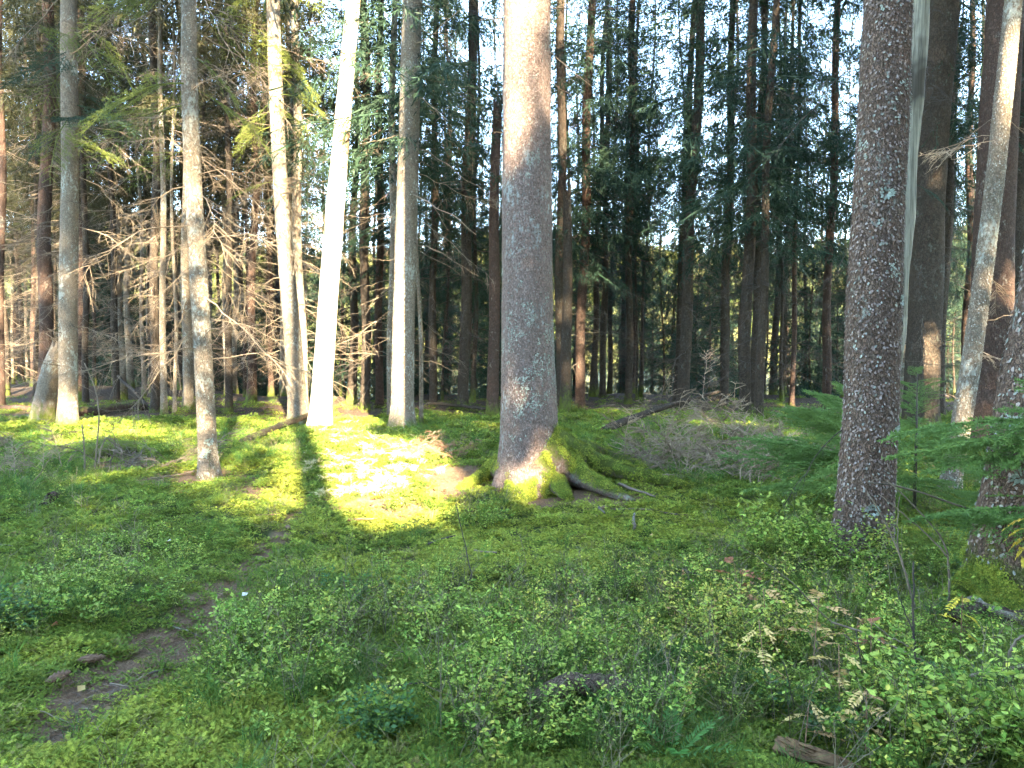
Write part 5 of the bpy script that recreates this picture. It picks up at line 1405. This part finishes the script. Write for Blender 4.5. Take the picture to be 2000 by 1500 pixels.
TAN, RED, GOLD, FGREEN = (0.52, 0.34, 0.13), (0.30, 0.12, 0.06), (0.50, 0.36, 0.05), (0.08, 0.20, 0.05)
PIN = {k: [pinnate(np.random.default_rng(700 + i), .11, 6, .032, c) for i in range(3)] for k, c in (('tan', TAN), ('red', RED), ('gold', GOLD))}
def seedling(label, px, py, h, kinds, n, seed, sc_=1.0):
    rng = random.Random(seed); c = ground_hit(px, py, g); h += .08; sc_ *= 1.0; root = empty('rowan_seedling', c, label, 'seedling', 'withering rowan seedlings')
    mb = MB(); t = np.linspace(0, 1, 6); pts = np.stack([.05 * t * rng.uniform(-1, 1), .05 * t * rng.uniform(-1, 1), h * t], 1); mb.tube(pts, .0028 * (1 - .5 * t), 5)
    obj('stem', mb.mesh('stem', M['twig_red']), root)
    for i in range(n):
        z = h * (.45 + .55 * i / max(1, n - 1)); q = [np.interp(z, pts[:, 2], pts[:, cc]) for cc in range(2)]
        obj('leaf', PIN[kinds][i % 3], root, loc=(q[0], q[1], z), rot=(rng.uniform(-.5, .5), rng.uniform(-.5, .5), i * 2.4 + rng.uniform(-.4, .4)), scale=sc_ * rng.uniform(.8, 1.2))
seedling('reddish withered rowan seedling in the mid-right bilberries', 1450, 1225, .25, 'red', 7, 1, 1.1)
seedling('tan rowan seedling with broad yellowed leaves, centre of the right undergrowth', 1585, 1330, .30, 'tan', 8, 2, 1.15)
seedling('single pale rowan sprig left of the tan seedling', 1500, 1270, .22, 'tan', 3, 3)
seedling('drooping tan rowan seedling below the broad-leaved one', 1640, 1430, .28, 'tan', 7, 4, 1.1)
seedling('low tan rowan sprays above the rotten log', 1690, 1480, .16, 'tan', 5, 5)
seedling('faded rowan sprig on the rotten log', 1570, 1480, .12, 'tan', 3, 6, .9)
seedling('small rusty rowan seedling near the slanting grey branch', 1700, 1330, .22, 'red', 5, 7, .95)
seedling('pale tan rowan seedling left of the thin dark shoots', 1500, 1370, .24, 'tan', 6, 8, 1.0)
seedling('yellow-leaved rowan seedling below the right edge tree', 1875, 1290, .24, 'gold', 5, 9, .9)
def yellow_sprig():
    c = P(2012, 1010, 4.0); root = empty('rowan_branch', c, 'golden leaf spray hanging in at the right edge', 'branch')
    mb = MB(); mb.tube(np.array([(.35, .1, -1.0 + .1), (.12, .05, -.3), (.0, 0, 0), (-.03, 0, .03)]), [.006, .004, .002, .001], 5); obj('stem', mb.mesh('stem', M['twig_dark']), root)
    for i in range(5): obj('leaf', PIN['gold'][i % 3], root, loc=(0, 0, -.05 * i), rot=(.4 * i, .3, 2.6 + .25 * i), scale=1.1)
yellow_sprig()
FERN = pinnate(np.random.default_rng(730), .26, 14, .05, FGREEN, hw=.16, droop=.35)
c = ground_hit(1318, 1498, g); root = empty('fern', c, 'small bright green fern at the bottom edge', 'fern')
for i in range(6): obj('frond', FERN, root, loc=(0, 0, .02), rot=(0, -.9 + .12 * (i % 2), i * 1.05 + .4), scale=.75 + .1 * (i % 3))

def stem_px(label, lines, D, mat, name='bare_sapling', grow=True):
    """thin stems drawn as polylines of photo points at one distance; the first point of the first line stands on the ground"""
    b = P(lines[0][0][0], lines[0][0][1], D); root = empty(name, b, label, 'sapling' if name == 'bare_sapling' else 'branch')
    rng = np.random.default_rng(len(label))
    for k, (pp) in enumerate(lines):
        w0, w1 = pp[-1]; pts = []
        for i, q in enumerate(pp[:-1]):
            dd = q[2] if len(q) > 2 else D
            pts.append(P(q[0], q[1], dd))
        if k == 0 and grow: pts.insert(0, np.array([pts[0][0], pts[0][1], min(pts[0][2], float(g(pts[0][0], pts[0][1]))) - .03]))
        pts = smooth(pts, 16) + rng.normal(0, .002, (16, 3))
        mb = MB(); mb.tube(pts - b, np.linspace(w0, w1, 16) * D / F / 2, 5)
        obj('stem' if k == 0 else 'twig', mb.mesh('stem', M[mat]), root)
stem_px('thin forked bare sapling in front of the right edge tree', [[(1790, 1190), (1784, 1175), (1755, 1076), (1725, 1010), (1694, 963), (5, 3)], [(1755, 1076), (1752, 1020), (1756, 970), (3, 1.5)]], 4.3, 'twig_tan')
stem_px('bare sapling whose thin shoots sweep left across the trunk\'s foot', [[(1853, 1195), (1855, 1130), (1852, 1062), (1800, 1002), (1735, 940), (5, 2.5)], [(1853, 1090), (1826, 1058), (1770, 1008), (1715, 965), (4, 1.5)]], 4.4, 'twig_tan')
stem_px('long arching pale twig hanging across the right edge', [[(2010, 1052), (1960, 1024), (1880, 990), (1800, 962), (1740, 946), (1696, 942), (5, 3)], [(1760, 952), (1725, 940), (1702, 930), (3, 1.5)]], 4.6, 'twig_tan', name='hanging_branch', grow=False)
stem_px('upright grey stem in the lower right undergrowth', [[(1796, 1495), (1793, 1400), (1788, 1280), (1782, 1190), (1783, 1098), (7, 3.5)], [(1786, 1240), (1766, 1190), (1750, 1150), (3, 2)]], 3.2, 'twig_dark')
stem_px('grey branch slanting down through the right undergrowth', [[(1622, 1214), (1690, 1238), (1750, 1266), (1810, 1296), (1880, 1335), (4, 7)], [(1622, 1214), (1560, 1150), (1500, 1100), (1445, 1065), (3, 1.2)], [(1650, 1240), (1700, 1290), (1740, 1330), (2.5, 1.5)], [(1800, 1292), (1780, 1265), (1740, 1245), (1700, 1215), (3, 1.5)]], 3.4, 'twig_tan', name='fallen_branch', grow=False)
stem_px('crooked brown branch jutting in at the lower right edge', [[(2010, 1298), (1975, 1308), (1930, 1312), (1885, 1322), (1860, 1350), (1815, 1368), (10, 5)], [(1970, 1308), (1972, 1270), (1990, 1245), (2010, 1235), (8, 5)], [(1942, 1316), (1955, 1360), (1985, 1412), (3, 2)], [(1895, 1320), (1897, 1360), (1910, 1410), (4, 2)]], 3.2, 'twig_tan', name='crooked_branch', grow=False)
stem_px('whitish twig in the bottom right corner', [[(1968, 1505), (1972, 1470), (1988, 1440), (1990, 1410), (2005, 1385), (6, 3)]], 2.9, 'wood_grey', name='pale_twig', grow=False)
stem_px('thin dark stem standing in the centre undergrowth', [[(925, 1160), (918, 1110), (905, 1050), (890, 985), (3, 1.5)]], 4.9, 'twig_dark')
stem_px('two thin dark shoots left of the rotten log', [[(1590, 1480), (1588, 1400), (1586, 1330), (3, 2)], [(1590, 1480), (1560, 1420), (1545, 1350), (1530, 1290), (3, 1.5)]], 3.0, 'twig_dark')
stem_px('dark shoots rising right of the rotten log', [[(1760, 1500), (1720, 1440), (1690, 1350), (1672, 1230), (4, 2)], [(1720, 1440), (1725, 1400), (1700, 1330), (2.5, 1.5)]], 3.1, 'twig_dark')
stem_px('dry bent stalks at the left edge', [[(30, 990), (60, 950), (95, 900), (105, 880), (3, 1.5)], [(30, 990), (20, 960), (45, 930), (2.5, 1.2)]], 8.0, 'twig_grey')
stem_px('tall curved bare stem left of the slender trunk', [[(186, 905), (190, 860), (195, 800), (188, 760), (165, 710), (4, 2)], [(188, 765), (196, 745), (200, 735), (2, 1)]], 9.2, 'twig_tan')
stem_px('pale upright broken stick in the left twig heap', [[(165, 890), (164, 860), (160, 830), (4, 2.5)], [(192, 905), (196, 880), (206, 855), (4, 2)]], 9.0, 'twig_tan')

# cones, fallen leaves
def cone(px, py, az, lab):
    c = ground_hit(px, py, g); mb = MB(); t = np.linspace(0, 1, 10); r = .016 * np.sin(np.clip(t * 2.9 + .2, 0, 3.14)) + .002
    mb.tube(np.stack([.11 * t, 0 * t, 0 * t + .016], 1), r, 10)
    for i in range(60):
        u = (i + .5) / 60; a = i * 2.4; rr = float(np.interp(u, t, r)); p = np.array([.11 * u, rr * math.cos(a), .016 + rr * math.sin(a)])
        mb.ribbons([p], [np.array([.8, .5 * math.cos(a), .5 * math.sin(a)])], .014, .006, side=np.array([[0, math.cos(a), math.sin(a)]]))
    tag(obj('spruce_cone', mb.mesh('cone', M['cone'], False), loc=c + [0, 0, .012], rot=(0, 0, az)), lab, 'cone', 'spruce cones')
cone(150, 1302, .4, 'brown spruce cone left of the path soil'); cone(88, 1346, 1.2, 'frayed spruce cone at the path\'s lower left'); cone(565, 1040, 2.0, 'small cone on moss below the trunk shadow'); cone(1172, 1000, .8, 'dark cone on bright moss right of the roots')
def leaf_bit(px, py, tint, lab, s=.05):
    c = ground_hit(px, py, g); mb = MB(); mb.ribbons([[0, 0, .03]], [[1, .3, .15]], s, s * .36, side=np.array([[0.1, -.4, 1.0]]), a=tint, fold=.4)
    tag(obj('fallen_leaf', mb.mesh('fallen_leaf', M['leaf'], False, tint=True), loc=c, rot=(0, 0, px)), lab, 'leaf', 'fallen leaves')
leaf_bit(326, 1064, (.5, .42, .36), 'whitish fallen leaf on the left bank'); leaf_bit(472, 1174, (.55, .50, .42), 'pale fallen leaf at the path\'s narrow end'); leaf_bit(100, 1232, (.35, .13, .06), 'rust red fallen leaf left of the path')
leaf_bit(685, 1312, (.52, .42, .22), 'cream fallen leaf in the lower centre'); leaf_bit(152, 1365, (.4, .24, .10), 'tan fallen leaf on the lower path'); leaf_bit(1268, 1052, (.45, .3, .12), 'tan fallen leaf on the bright moss')
